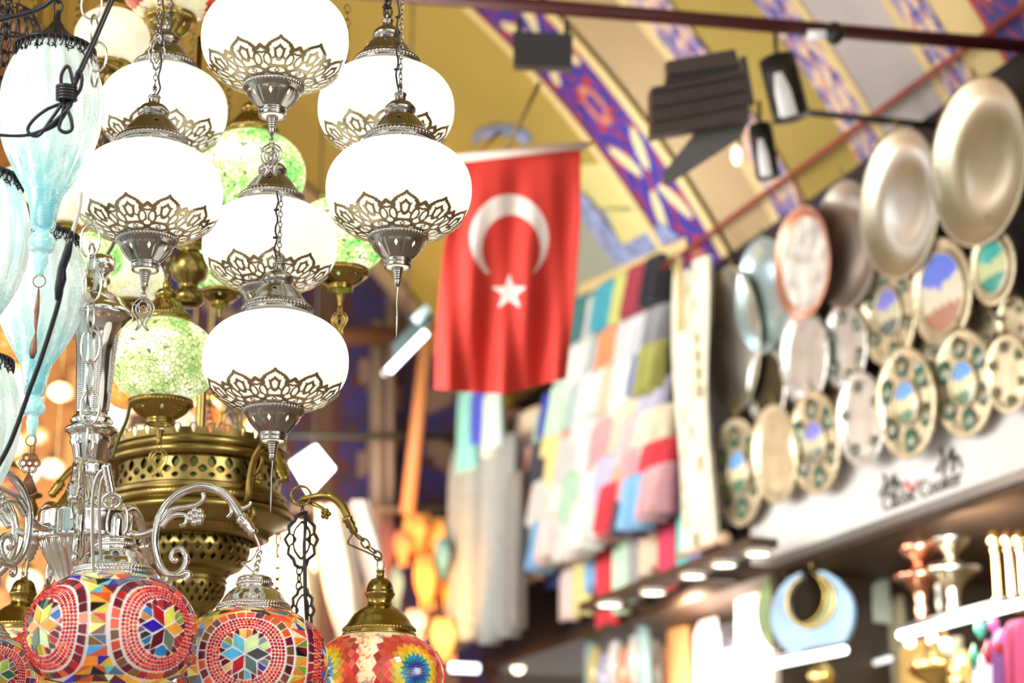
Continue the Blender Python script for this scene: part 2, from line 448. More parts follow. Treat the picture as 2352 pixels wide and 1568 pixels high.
def ornate_link(mb, top, h, w):
    x0, y0, z0 = top; r = h*.022
    for m in (1, -1):
        q = lambda pts: bez([Vector((x0+a*w/2*m, y0, z0-b*h)) for a, b in pts], 24)
        mb.tube(q([(0, 0), (.35, .06), (.45, .16), (.8, .24), (.75, .36), (1.0, .48), (.75, .62), (.8, .74), (.45, .84), (.35, .94), (0, 1)]), r*1.5, 6, flat=.5, up=(0, 1, 0))
        mb.tube(q([(0, .16), (.4, .30), (.5, .48), (.4, .68), (0, .84)]), r, 6, flat=.5, up=(0, 1, 0))
        mb.tube(q([(.8, .36), (.35, .48), (.8, .62)]), r, 6, flat=.5, up=(0, 1, 0))

WL = []
proto = white_lamp('pendant_lamp', None)
specs = [  # px, py of globe centre, half width px, D, label, charm
    (632, 92, 169, 2.705, 'large white glass pendant lamp cut off by the top of the photo, openwork charm beneath', True, -6),
    (343, 442, 168, 2.72, 'white glass pendant lamp left of the others, with tulip charm hanging below its cup', True, 10),
    (916, 436, 168, 2.72, 'rightmost white glass pendant lamp in front of the red flag edge, bare wires below', False, -8),
    (633, 830, 168, 2.72, 'lowest white glass pendant lamp, beside the diamond floodlight, thin wire below its cup', False, -11),
    (375, 252, 147, 3.10, 'white glass pendant lamp half hidden behind the left one with tulip charm', False, 5),
    (887, 250, 157, 2.92, 'upper right white glass pendant lamp against yellow vault, behind the rightmost one', False, -12),
    (620, 563, 155, 2.97, 'middle white glass pendant lamp crossed by the chain of the lowest lamp', False, -8)]
for i, (px, py, hw, D, lab, charm, rot) in enumerate(specs):
    loc = P(px, py, D); s = hw/FPX*D/SC
    r = proto if i == 0 else copy_tree(proto); r['label'] = lab; r.location = loc; r.scale = (s,)*3; r.rotation_euler = (0, 0, math.radians(rot-90)); WL.append(r)
    # petals face the camera: sector centre at angle of local x
for i, r in enumerate(WL):
    px, py, hw, D, lab, charm, rot = specs[i]
    if charm: c = add_charm(r, M_pewter, SC); c.rotation_euler = (0, 0, math.radians(90))
    if i in (2, 3):
        mb = MB()
        for k in range(2): mb = MB(); mb.tube(bez([Vector((0, k*.0015, -.136)), Vector((-.001+.002*k, 0, -.16)), Vector((.001, .001*k, -.19)), Vector((0, 0, -.205-.006*k))], 12), .0009, 5); mb.build('bare_wire', M_pewter, r)
    loc = r.location
    if i == 0: cable_and_chain(r, loc, (632, -120), D, M_pewter, cable=False)
    if i == 1: cable_and_chain(r, loc, (352, -60), D, M_pewter, ornate=(.182, .055), cable=True, dx=.006, tie=1)
    if i == 2: cable_and_chain(r, loc, (900, -60), D, M_pewter, tie=3)
    if i == 3: cable_and_chain(r, loc, (627, 398), D, M_pewter, tie=2)
    if i == 4: cable_and_chain(r, loc, (372, -60), D, M_pewter, cable=True, dx=.006)
    if i == 5: cable_and_chain(r, loc, (880, -60), D, M_dark, link=(.02, .012), chain_r=.002)
    if i == 6: cable_and_chain(r, loc, (620, 300), D, M_pewter, cable=False)
    for c in r.children:
        if c.name.split('.')[0] in ('chain', 'ornate_link', 'power_cable', 'cable_tie'): c.rotation_euler = (0, 0, math.radians(90-rot))
# ================================================================== green crackle glass lamps
def glass_mat(name, stops, scale, es, grout=(.10, .16, .05), gw=.02, mixhot=0.0, coat=.4):
    """crackle / mosaic glass lit from inside: voronoi chips with dark seams"""
    if name in MATS: return MATS[name]
    m = bpy.data.materials.new(name); m.use_nodes = True; nt = m.node_tree; b = nt.nodes['Principled BSDF']; L = nt.links.new
    t = N(nt, 'ShaderNodeTexCoord'); v = N(nt, 'ShaderNodeTexVoronoi', feature='DISTANCE_TO_EDGE'); v.inputs['Scale'].default_value = scale
    v2 = N(nt, 'ShaderNodeTexVoronoi'); v2.inputs['Scale'].default_value = scale
    n = N(nt, 'ShaderNodeTexNoise'); n.inputs['Scale'].default_value = scale*.16; n.inputs['Detail'].default_value = 1
    for x in (v, v2, n): L(t.outputs['Object'], x.inputs['Vector'])
    r = N(nt, 'ShaderNodeValToRGB'); cr = r.color_ramp
    while len(cr.elements) < len(stops): cr.elements.new(.5)
    for e, (p, c) in zip(cr.elements, stops): e.position = p; e.color = (*c, 1)
    sep = N(nt, 'ShaderNodeSeparateColor'); L(v2.outputs['Color'], sep.inputs[0])
    a = N(nt, 'ShaderNodeMath', operation='MULTIPLY_ADD'); a.inputs[1].default_value = .45; L(sep.outputs[0], a.inputs[0])
    b2 = N(nt, 'ShaderNodeMath', operation='MULTIPLY_ADD'); b2.inputs[1].default_value = 1.8; b2.inputs[2].default_value = -.62; L(n.outputs[0], b2.inputs[0]); L(b2.outputs[0], a.inputs[2]); L(a.outputs[0], r.inputs[0])
    g = N(nt, 'ShaderNodeMapRange'); g.inputs[1].default_value = gw*.3; g.inputs[2].default_value = gw; L(v.outputs[0], g.inputs[0])
    mx = N(nt, 'ShaderNodeMix', data_type='RGBA'); mx.inputs[6].default_value = (*grout, 1); L(g.outputs[0], mx.inputs[0]); L(r.outputs[0], mx.inputs[7])
    L(mx.outputs[2], b.inputs['Base Color']); L(mx.outputs[2], b.inputs['Emission Color']); b.inputs['Emission Strength'].default_value = es
    b.inputs['Roughness'].default_value = .2; b.inputs['Coat Weight'].default_value = coat
    m.cycles.emission_sampling = 'NONE'; MATS[name] = m; return m
M_green = glass_mat('lit_green_crackle_glass', [(0, (.10, .55, .12)), (.3, (.35, .75, .20)), (.55, (.70, .85, .35)), (.8, (.98, 1, .72)), (1, (1, 1, .9))], 95, 1.25, grout=(.05, .16, .02), gw=.075)
M_yellowgreen = glass_mat('lit_pale_green_crackle_glass', [(0, (.30, .50, .16)), (.35, (.62, .75, .32)), (.6, (.82, .88, .50)), (.85, (.95, .97, .72)), (1, (1, 1, .85))], 110, 1.0, grout=(.12, .20, .04), gw=.075)
def brass_lamp(name, label, loc, s, glass, charm=True, group='brass lamps with green glass', b=.80, n=2.1, cap=True, mat=None):
    mat = mat or M_brass
    root = thing(name, label, 'pendant lamp', loc, math.radians(random.uniform(-100, -80)), group); root.scale = (s,)*3
    mb = MB(); mb.lathe([(r*SC, z*SC) for r, z in globe_prof(b, n)], 64); mb.build('glass_globe', glass, root)
    if cap: make_cap(root, mat, SC).location.z = (b-.66)*SC; hook_loop(root, mat, SC).location.z = (b-.66)*SC
    c = make_cup(root, mat, SC); c.location.z = -(b-.66)*SC; c.scale = (1.42, 1.42, .86)
    c.location.z = -(b-.66)*SC-.10*SC
    f = make_finial(root, mat, SC); f.location.z = -(b-.66)*SC-.05*SC
    if charm: add_charm(root, mat, SC, -1.36-(b-.66), .34).rotation_euler = (0, 0, math.radians(90))
    return root
def sc_of(hw, D): return hw/FPX*D/SC
def hang(root, px, D, mat, z_off, link=(.016, .01), r=.0015, top=-60):
    s = root.scale[0]; zt = P(px, top, D).z-root.location.z; mb = MB(); link_chain(mb, (0, 0, z_off*SC), (0, 0, zt/s), link[0]/s, link[1]/s, r/s, seg=5, npt=8, jitter=.2); mb.build('chain', mat, root)
g2 = brass_lamp('crackle_glass_lamp', 'pale green crackle glass lamp with brass cup and charm, above the brass chandelier', P(375, 828, 3.15), sc_of(125, 3.15), M_yellowgreen); hang(g2, 375, 3.15, M_brassd, 1.55, top=380)
g1 = brass_lamp('crackle_glass_lamp', 'green crackle glass lamp directly behind the middle white lamps', P(575, 400, 3.4), sc_of(127, 3.4), M_green, False); hang(g1, 575, 3.4, M_brassd, 1.55)
g3 = brass_lamp('crackle_glass_lamp', 'green and yellow crackle glass lamp with brass cup left of the red flag', P(785, 540, 3.3), sc_of(110, 3.3), M_green, True); hang(g3, 785, 3.3, M_brassd, 1.55)
g4 = brass_lamp('crackle_glass_lamp', 'green crackle glass lamp behind the chrome chandelier finial', P(215, 590, 3.35), sc_of(70, 3.35), M_green, False); hang(g4, 215, 3.35, M_brassd, 1.55)
g5 = brass_lamp('crackle_glass_lamp', 'green crackle glass lamp with wide brass cup, left of the lowest white lamp cap', P(510, 610, 3.5), sc_of(80, 3.5), M_green, False); hang(g5, 510, 3.5, M_brassd, 1.55)
M_palemosaic = glass_mat('lit_pale_mosaic_glass', [(0, (.75, .68, .30)), (.4, (.95, .9, .62)), (.8, (1, 1, .86)), (1, (1, 1, .95))], 80, .75, grout=(.45, .42, .2), gw=.05)
g6 = brass_lamp('crackle_glass_lamp', 'cream mosaic glass lamp behind the tulip charm of the left white lamp', P(305, 640, 3.45), sc_of(72, 3.45), M_palemosaic, False, 'cream glass lamps deeper in the cluster'); hang(g6, 305, 3.45, M_brassd, 1.55)
M_beigeglass = pmat('lit_amber_frosted_glass', (.75, .65, .42), .35, emit=(1, .93, .70), es=.75, noise=.12, nscale=20, coat=.3)
g7 = brass_lamp('frosted_glass_lamp', 'dim amber frosted lamp at the top behind the silver oval chain', P(258, 88, 3.35), sc_of(86, 3.35), M_beigeglass, False, 'cream glass lamps deeper in the cluster'); hang(g7, 258, 3.35, M_brassd, 1.55, top=-200)
g8 = brass_lamp('crackle_glass_lamp', 'cream mosaic lamp with brass chandelier cup, below the pale green lamp', P(400, 985, 3.7), sc_of(60, 3.7), M_palemosaic, False, 'cream glass lamps deeper in the cluster')

g9 = brass_lamp('crackle_glass_lamp', 'pale green crackle lamp behind the neck of the topmost turquoise drop', P(150, 470, 3.45), sc_of(66, 3.45), M_palemosaic, False, 'cream glass lamps deeper in the cluster'); hang(g9, 150, 3.45, M_brassd, 1.55)
g10 = brass_lamp('crackle_glass_lamp', 'cream crackle lamp at the left edge between two turquoise drops', P(48, 430, 3.5), sc_of(60, 3.5), M_palemosaic, False, 'cream glass lamps deeper in the cluster'); hang(g10, 48, 3.5, M_brassd, 1.55)
hang(g8, 400, 3.7, M_brassd, 1.55)
# long brass fitting with two knops between the lamps
root = thing('brass_lamp_stem', 'turned dark brass stem with knops behind the left white lamp charm', 'lamp stem', P(435, 620, 3.3))
mb = MB(); mb.lathe([(r*.001, z*.001) for r, z in [(6, 90), (8, 60), (22, 50), (24, 40), (12, 34), (20, 28), (30, 20), (31, 0), (28, -14), (16, -24), (14, -34), (25, -40), (27, -56), (18, -62), (8, -64), (0, -64)]], 40)
mb.build('turned_stem', M_brassd, root)
mb = MB(); mb.tube([(0, 0, .088), (0, 0, .42)], .005, 10); mb.build('rod', M_brassd, root)
root = thing('brass_curved_arm', 'curved brass arm of a lamp bracket behind the upper left white lamp', 'bracket', P(250, 175, 3.25))
mb = MB(); mb.tube([P(px, py, 3.25)-P(250, 175, 3.25) for px, py in [(195, 150), (235, 140), (270, 158), (292, 195), (300, 240)]], [.005, .006, .006, .005, .004], 10); mb.build('arm', M_brassd, root)
mb = MB(); mb.sphere(P(252, 178, 3.25)-P(250, 175, 3.25), .01, 14, 8, (1, 1, 1.6)); mb.build('knob', M_brassd, root)

# ================================================================== turquoise blown glass drops
def aqua_mat():
    m = bpy.data.materials.new('lit_aqua_blown_glass'); m.use_nodes = True; nt = m.node_tree; b = nt.nodes['Principled BSDF']; L = nt.links.new
    t = N(nt, 'ShaderNodeTexCoord'); vc = N(nt, 'ShaderNodeVertexColor'); vc.layer_name = 'Col'
    mp = N(nt, 'ShaderNodeMapping'); mp.inputs['Scale'].default_value = (1, 1, .05); L(t.outputs['Object'], mp.inputs[0])
    n = N(nt, 'ShaderNodeTexNoise'); n.inputs['Scale'].default_value = 85; n.inputs['Detail'].default_value = 5; n.inputs['Distortion'].default_value = .6; L(mp.outputs[0], n.inputs['Vector'])
    r = N(nt, 'ShaderNodeMapRange'); r.inputs[1].default_value = .42; r.inputs[2].default_value = .68; r.inputs[3].default_value = .25; r.inputs[4].default_value = 1.25; L(n.outputs[0], r.inputs[0])
    mx = N(nt, 'ShaderNodeMix', data_type='RGBA'); mx.inputs[7].default_value = (1, 1, 1, 1); L(vc.outputs[0], mx.inputs[6])
    f = N(nt, 'ShaderNodeMath', operation='MULTIPLY'); f.inputs[1].default_value = .55; f.use_clamp = True; L(r.outputs[0], f.inputs[0]); L(f.outputs[0], mx.inputs[0])
    L(mx.outputs[2], b.inputs['Base Color']); L(mx.outputs[2], b.inputs['Emission Color']); b.inputs['Emission Strength'].default_value = .42
    b.inputs['Roughness'].default_value = .12; b.inputs['Coat Weight'].default_value = .6
    b.inputs['Transmission Weight'].default_value = .25
    v = N(nt, 'ShaderNodeTexVoronoi'); v.inputs['Scale'].default_value = 260; L(t.outputs['Object'], v.inputs['Vector'])
    bp = N(nt, 'ShaderNodeBump'); bp.inputs['Strength'].default_value = .5; bp.inputs['Distance'].default_value = .001; L(v.outputs['Distance'], bp.inputs['Height']); L(bp.outputs[0], b.inputs['Normal'])
    m.cycles.emission_sampling = 'NONE'; return m
M_aqua = aqua_mat()
A1, A2, A3 = (.58, .84, .76), (.20, .64, .64), (.05, .44, .50)
def aqua_drop(name, label, px, D, k, ball=True, yc=255, pend='leaf'):
    """profile given in photo pixels of the nearest drop, k metres per pixel"""
    loc = P(px, yc, D); root = thing(name, label, 'pendant lamp', loc, 0, 'turquoise blown glass drop lamps')
    prof = [(60, 150), (75, 148), (92, 120), (106, 80), (114, 40), (116, 0), (112, -40), (103, -80), (88, -120), (70, -155), (52, -185), (40, -205)]
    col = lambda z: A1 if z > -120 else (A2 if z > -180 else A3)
    def fl(j, a, z): return 1+.03*math.sin(a*16+z/k*.014)
    mb = MB(); pts = [(p.x*k, p.y*k) for p in bez([Vector((r, z, 0)) for r, z in prof], 60)]
    for i in range(len(pts)-1):
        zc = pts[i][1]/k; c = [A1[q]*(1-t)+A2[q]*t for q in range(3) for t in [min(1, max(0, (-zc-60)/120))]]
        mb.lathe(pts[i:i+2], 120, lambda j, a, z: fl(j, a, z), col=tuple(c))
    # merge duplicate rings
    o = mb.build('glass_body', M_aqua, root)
    import bmesh
    bm = bmesh.new(); bm.from_mesh(o.data); bmesh.ops.remove_doubles(bm, verts=bm.verts, dist=1e-6); bm.to_mesh(o.data); bm.free(); o.data.polygons.foreach_set('use_smooth', [True]*len(o.data.polygons))
    mb = MB(); mb.lathe([(r*k, z*k) for r, z in [(41, -203), (36, -225), (31, -250), (27, -285), (13, -292)]], 48, col=A3); mb.build('glass_neck', M_aqua, root)
    mb = MB(); mb.lathe([(p.x*k, p.y*k) for p in bez([Vector(q) for q in [(13, -291, 0), (24, -302, 0), (31, -318, 0), (27, -336, 0), (16, -344, 0), (14, -352, 0)]], 30)], 40, col=A2); mb.build('glass_ball', M_aqua, root)
    mb = MB(); mb.lathe([(r*k, z*k) for r, z in [(15, -350), (17, -362), (13, -378), (10, -392), (5, -398), (0, -398)]], 32, col=A2); mb.build('glass_tip', M_aqua, root)
    # dark filigree crown
    cap = MB()
    cap.lathe([(r*k, z*k) for r, z in [(8, 250), (9, 225), (14, 218), (20, 205), (38, 185), (62, 165), (84, 158), (88, 152), (80, 149), (62, 152)]], 48, lambda j, a, z: 1+(.05*math.sin(a*16) if j > 2 else 0))
    cap.build('cap', M_dark, root)
    for tier, (rr, zz, hh) in enumerate([(88, 140, 30), (84, 118, 26)]):
        mb = MB()
        for q in range(40):
            a = 2*PI*q/40; t = Vector((-math.sin(a), math.cos(a), 0)); c = Vector((math.cos(a)*rr*k, math.sin(a)*rr*k, zz*k))
            mb.tube([c+t*math.cos(s)*9*k+Vector((0, 0, 1))*math.sin(s)*hh*.55*k+Vector((math.cos(a), math.sin(a), 0))*6*k*math.cos(s) for s in [2*PI*i/12 for i in range(12)]], 2.0*k, 5, closed=True)
        mb.build('coil_fringe', M_dark, root)
    mb = MB(); mb.tube([(math.cos(a)*92*k, math.sin(a)*92*k, 152*k) for a in np.linspace(0, 2*PI, 48, endpoint=False)], 3.2*k, 6, closed=True); mb.build('rim_wire', M_dark, root)
    mb = MB(); link_chain(mb, (0, 0, 248*k), (0, 0, 1.1*248*k+abs(P(0, -60, D).z-loc.z-248*k) if yc < 600 else (420*k if yc < 900 else 290*k)), 34*k, 20*k, 3*k, seg=6); mb.build('chain', M_dark, root)
    if pend:
        mb = MB(); mb.tube([(14*k*math.sin(t), 0, (-410+14*math.cos(t))*k) for t in np.linspace(0, 2*PI, 20, endpoint=False)], 1.3*k, 6, closed=True); mb.build('ring', M_rust, root)
    if pend == 'leaf':
        mb = MB(); mb.tube([(0, 0, -424*k), (0, 0, -446*k), (-1*k, 0, -480*k), (-1*k, 0, -512*k), (0, 0, -530*k), (-2*k, 0, -555*k), (-3*k, 0, -575*k), (-4*k, 0, -590*k)], [1*k, 4*k, 6*k, 4*k, 2*k, 7*k, 9*k, 4*k], 8, flat=.3, up=(0, 1, 0)); mb.build('leaf_charm', M_rust, root)
    if pend == 'flower':
        z0 = -470*k; mb = MB()
        for q in range(6):
            a = q*PI/3; c = Vector((math.cos(a)*17*k, 0, z0+math.sin(a)*17*k))
            for rr in (11, 7): mb.tube([c+Vector((math.cos(s)*rr*k, 0, math.sin(s)*rr*k)) for s in np.linspace(0, 2*PI, 12, endpoint=False)], 1.8*k, 5, closed=True)
        mb.tube([Vector((math.cos(s)*7*k, 0, z0+math.sin(s)*7*k)) for s in np.linspace(0, 2*PI, 12, endpoint=False)], 3*k, 6, closed=True); mb.tube([(0, 0, -424*k), (0, 0, z0+20*k)], 1.2*k, 5)
        mb.build('flower_charm', M_rust, root)
        mb = MB()
        for q in range(9):
            a = math.radians(-32+8*q); mb.tube([Vector((0, 0, z0-22*k)), Vector((math.sin(a)*42*k, 0, z0-22*k-62*k*math.cos(a)))], [1.2*k, 3.4*k], 5)
        mb.tube([Vector((math.sin(a)*44*k, 0, z0-22*k-66*k*math.cos(a))) for a in [math.radians(-34+68*i/12) for i in range(13)]], 3*k, 5)
        mb.tube([Vector((math.sin(a)*26*k, 0, z0-22*k-36*k*math.cos(a))) for a in [math.radians(-34+68*i/12) for i in range(13)]], 1.6*k, 5)
        mb.build('fan_charm', M_rust, root)
    return root
kk = 2.62/FPX
aqua_drop('glass_drop_lamp', 'turquoise ribbed glass drop lamp with leaf charm, topmost on the left, knotted cable before it', 117, 2.62, kk)
aqua_drop('glass_drop_lamp', 'turquoise glass drop lamp with rusty flower and fan charm, behind the long black cable', 95, 2.85, 2.85/FPX*.86, yc=668, pend='flower')
aqua_drop('glass_drop_lamp', 'turquoise glass drop lamp cut by the left edge, beside the small dark crown', -52, 2.6, kk, yc=555, pend=None)
aqua_drop('glass_drop_lamp', 'lowest turquoise glass drop lamp at the left edge, beside the long cable end', -74, 2.6, kk, yc=975, pend=None)

# ================================================================== black cables
def cable(name, label, pts, D, r, mat=None, off=None, twin=False, cat='cable'):
    root = thing(name, label, cat, P(pts[0][0], pts[0][1], D)); base = root.location
    pts = [tuple(p)+((0,) if len(p) == 2 else ()) for p in pts]
    w3 = bez([P(x, y, D+dz)-base for x, y, dz in pts], 8*len(pts))
    if twin:
        for q in (-1, 1):
            mb = MB(); mb.tube([p+AX*r*.9*q for p in w3], r, 8); mb.build('wire', mat or M_black, root)
    else: mb = MB(); mb.tube(w3, r, 10); mb.build('wire', mat or M_black, root)
    return root
c = cable('twin_cable', 'black twin cable tied in a knot in front of the topmost turquoise drop', [(270, -30), (252, 10), (222, 80), (190, 150), (172, 190), (160, 225, .004), (150, 255, .004), (128, 285, 0), (85, 305, 0), (40, 312), (-30, 308)], 2.48, .0021, twin=True)
base = c.location
def loop(pts, r=.0024, name='knot_loop'):
    mb = MB(); mb.tube(bez([P(x, y, 2.475+(z if len(q) else 0))-base for x, y, *q in pts for z in [q[0] if q else 0]], 10*len(pts)), r, 8); mb.build(name, M_black, c)
loop([(150, 235), (110, 250), (80, 272), (64, 295), (72, 310), (92, 308), (120, 270), (145, 235)])
loop([(148, 240), (140, 275), (136, 295), (150, 304), (165, 296), (163, 272), (155, 250), (158, 235)])
loop([(146, 230), (140, 180), (150, 155), (160, 158), (170, 195), (178, 165), (188, 175), (184, 205), (165, 230)])
loop([(70, 310), (105, 295), (135, 270), (160, 245), (166, 225)])
for q in range(5):
    y = 197+q*7; loop([(132, y+4, .004), (134, y, -.004), (152, y-2, -.008), (170, y+2, -.004), (172, y+6, .004), (152, y+6, .009), (132, y+4, .004)], .0026, 'knot_turn')
c2 = cable('long_cable', 'long black cable with taped joint running down the left side', [(163, 548), (158, 585), (146, 620), (138, 680), (118, 750), (92, 830), (66, 900), (38, 980), (12, 1040), (-40, 1130)], 2.5, .0032)
mb = MB(); mb.tube([P(x, y, 2.5)-c2.location for x, y in [(166, 530), (158, 565), (150, 595), (142, 615), (141, 640), (136, 662), (134, 690)]], [.003, .0048, .0058, .0052, .0068, .006, .004], 12); mb.build('tape_wrap', pmat('black_tape', (.02, .022, .035), .15), c2)
mb = MB(); mb.tube(bez([P(x, y, 2.5)-c2.location for x, y in [(186, 440), (182, 480), (172, 515), (165, 540)]], 16), .0026, 8); mb.build('clear_sleeve', pmat('clear_sleeve', (.8, .8, .76), .2), c2)
cable('thin_cable', 'dark cable crossing the top left corner above the turquoise drop crown', [(-30, 52), (20, 40), (60, 30), (100, 15), (150, -25)], 2.75, .0035)
cable('green_wire', 'olive green wire hanging in front of the brass chandelier crown', [(300, 925), (290, 965), (275, 1000), (258, 1050)], 3.0, .0026, pmat('olive_wire', (.16, .16, .04), .35))
cable('ceiling_wire', 'dark short wire slanting behind the green lamps', [(268, 540), (258, 565), (244, 590), (236, 612)], 3.1, .003, pmat('grey_wire', (.10, .10, .09), .35))

# ================================================================== silver chains of large oval links
def big_chain(label, pts, D, n, lh, lw):
    root = thing('silver_chain', label, 'chain', P(pts[0][0], pts[0][1], D)); M = pmat('silver_chain_metal', (.72, .70, .66), .22, 1)
    P0 = [P(x, y, D)-root.location for x, y in bez([Vector((*p, 0)) for p in pts], 60) for x, y in [(0, 0)]] if False else None
    for k in range(n):
        t = (k+.5)/n; x = interp(t, np.linspace(0, 1, len(pts)), [p[0] for p in pts]); y = interp(t, np.linspace(0, 1, len(pts)), [p[1] for p in pts])
        c = P(x, y, D)-root.location; a = math.radians(8 if k % 2 == 0 else 82)
        d = AX*math.cos(a)+Vector((0, 1, 0))*math.sin(a); mb = MB(); kx = D/FPX
        mb.tube([c+d*(lw/2*kx)*math.sin(s)*(1 if True else 1)+Vector((0, 0, 1))*(lh/2*kx)*math.copysign(abs(math.cos(s))**.85, math.cos(s)) for s in [2*PI*i/20 for i in range(20)]], 3.1*kx, 8, closed=True); mb.build('link', M, root)
    return root
big_chain('silver chain of large oval links hanging beside the topmost turquoise drop', [(208, -20), (216, 60), (222, 140), (214, 180)], 2.55, 4, 74, 46)
big_chain('silver chain of large oval links in front of the chrome chandelier stem', [(205, 530), (212, 620), (208, 760), (206, 900), (207, 1045)], 2.58, 8, 80, 42)
# ================================================================== mosaic lamps
M_tiles = pmat('stained_glass_tiles', (1, 1, 1), .12, emit=None, es=.32, attr=True, noise=.25, nscale=60, coat=.6)
M_beads = pmat('glass_beads', (1, 1, 1), .15, es=.22, attr=True, coat=.5)
M_grout = pmat('white_grout', (.85, .82, .80), .5, emit=(1, .93, .9), es=.18)
PAL = dict(navy=(.04, .02, .42), blue=(.02, .22, .62), sky=(.12, .52, .85), green=(.02, .16, .06), olive=(.28, .36, .03), lime=(.45, .60, .08), maroon=(.17, .01, .03), red=(.50, .02, .03),
           orange=(.90, .32, .03), amber=(.85, .48, .06), yellow=(.92, .72, .12), cream=(1, .9, .55), black=(.012, .01, .015), redor=(.85, .12, .04), grey=(.16, .20, .2), brown=(.22, .10, .04), aqua=(.35, .72, .75), slate=(.10, .16, .25))
class Surf:
    def __init__(s, b, n, a=1):
        s.b, s.n = b, n; pr = [sup(l, b, n) for l in np.linspace(-PI/2+.001, PI/2-.001, 801)]
        s.r = np.array([p[0] for p in pr]); s.z = np.array([p[1] for p in pr])
        d = np.hypot(np.diff(s.r), np.diff(s.z)); s.s = np.concatenate([[0], np.cumsum(d)]); s.s -= s.s[400]
    def at(s, phi, y, off=0.0):
        r = float(np.interp(y, s.s, s.r)); z = float(np.interp(y, s.s, s.z)); e = .01
        r2 = float(np.interp(y+e, s.s, s.r)); z2 = float(np.interp(y+e, s.s, s.z)); tr, tz = r2-r, z2-z; l = math.hypot(tr, tz) or 1
        nr, nz = tz/l, -tr/l
        return Vector(((r+nr*off)*math.cos(phi), (r+nr*off)*math.sin(phi), z+nz*off))
    def loc(s, phi0, X, Y, off=0.0):
        r = float(np.interp(Y, s.s, s.r)); return s.at(phi0+X/max(r, .25), Y, off)
def shrink(poly, g):
    cx = sum(p[0] for p in poly)/len(poly); cy = sum(p[1] for p in poly)/len(poly); out = []
    for x, y in poly:
        d = math.hypot(x-cx, y-cy); f = max(.3, 1-g/max(d, 1e-6)); out.append((cx+(x-cx)*f, cy+(y-cy)*f))
    return out
def tile(mb, S, phi0, poly, col, g=.012, k=SC, h=.024):
    p = shrink(poly, g); n = len(p)
    j = lambda c: tuple(max(0, q*random.uniform(.6, 1.05)) for q in c)
    top = [S.loc(phi0, x, y, h)*k for x, y in p]; bot = [S.loc(phi0, x, y, .001)*k for x, y in p]
    mb.add(top+bot, [tuple(range(n))]+[(i, n+i, n+(i+1) % n, (i+1) % n) for i in range(n)], j(col))
def bead(mb, S, phi0, x, y, r, col, k=SC):
    ring = [S.loc(phi0, x+r*math.cos(t), y+r*math.sin(t), .002)*k for t in [2*PI*i/6 for i in range(6)]]
    r2 = [S.loc(phi0, x+r*.6*math.cos(t), y+r*.6*math.sin(t), .002+r*.75)*k for t in [2*PI*i/6 for i in range(6)]]; t0 = S.loc(phi0, x, y, .002+r)*k
    mb.add(ring+r2+[t0], [(i, (i+1) % 6, 6+(i+1) % 6, 6+i) for i in range(6)]+[(6+i, 6+(i+1) % 6, 12) for i in range(6)], col)
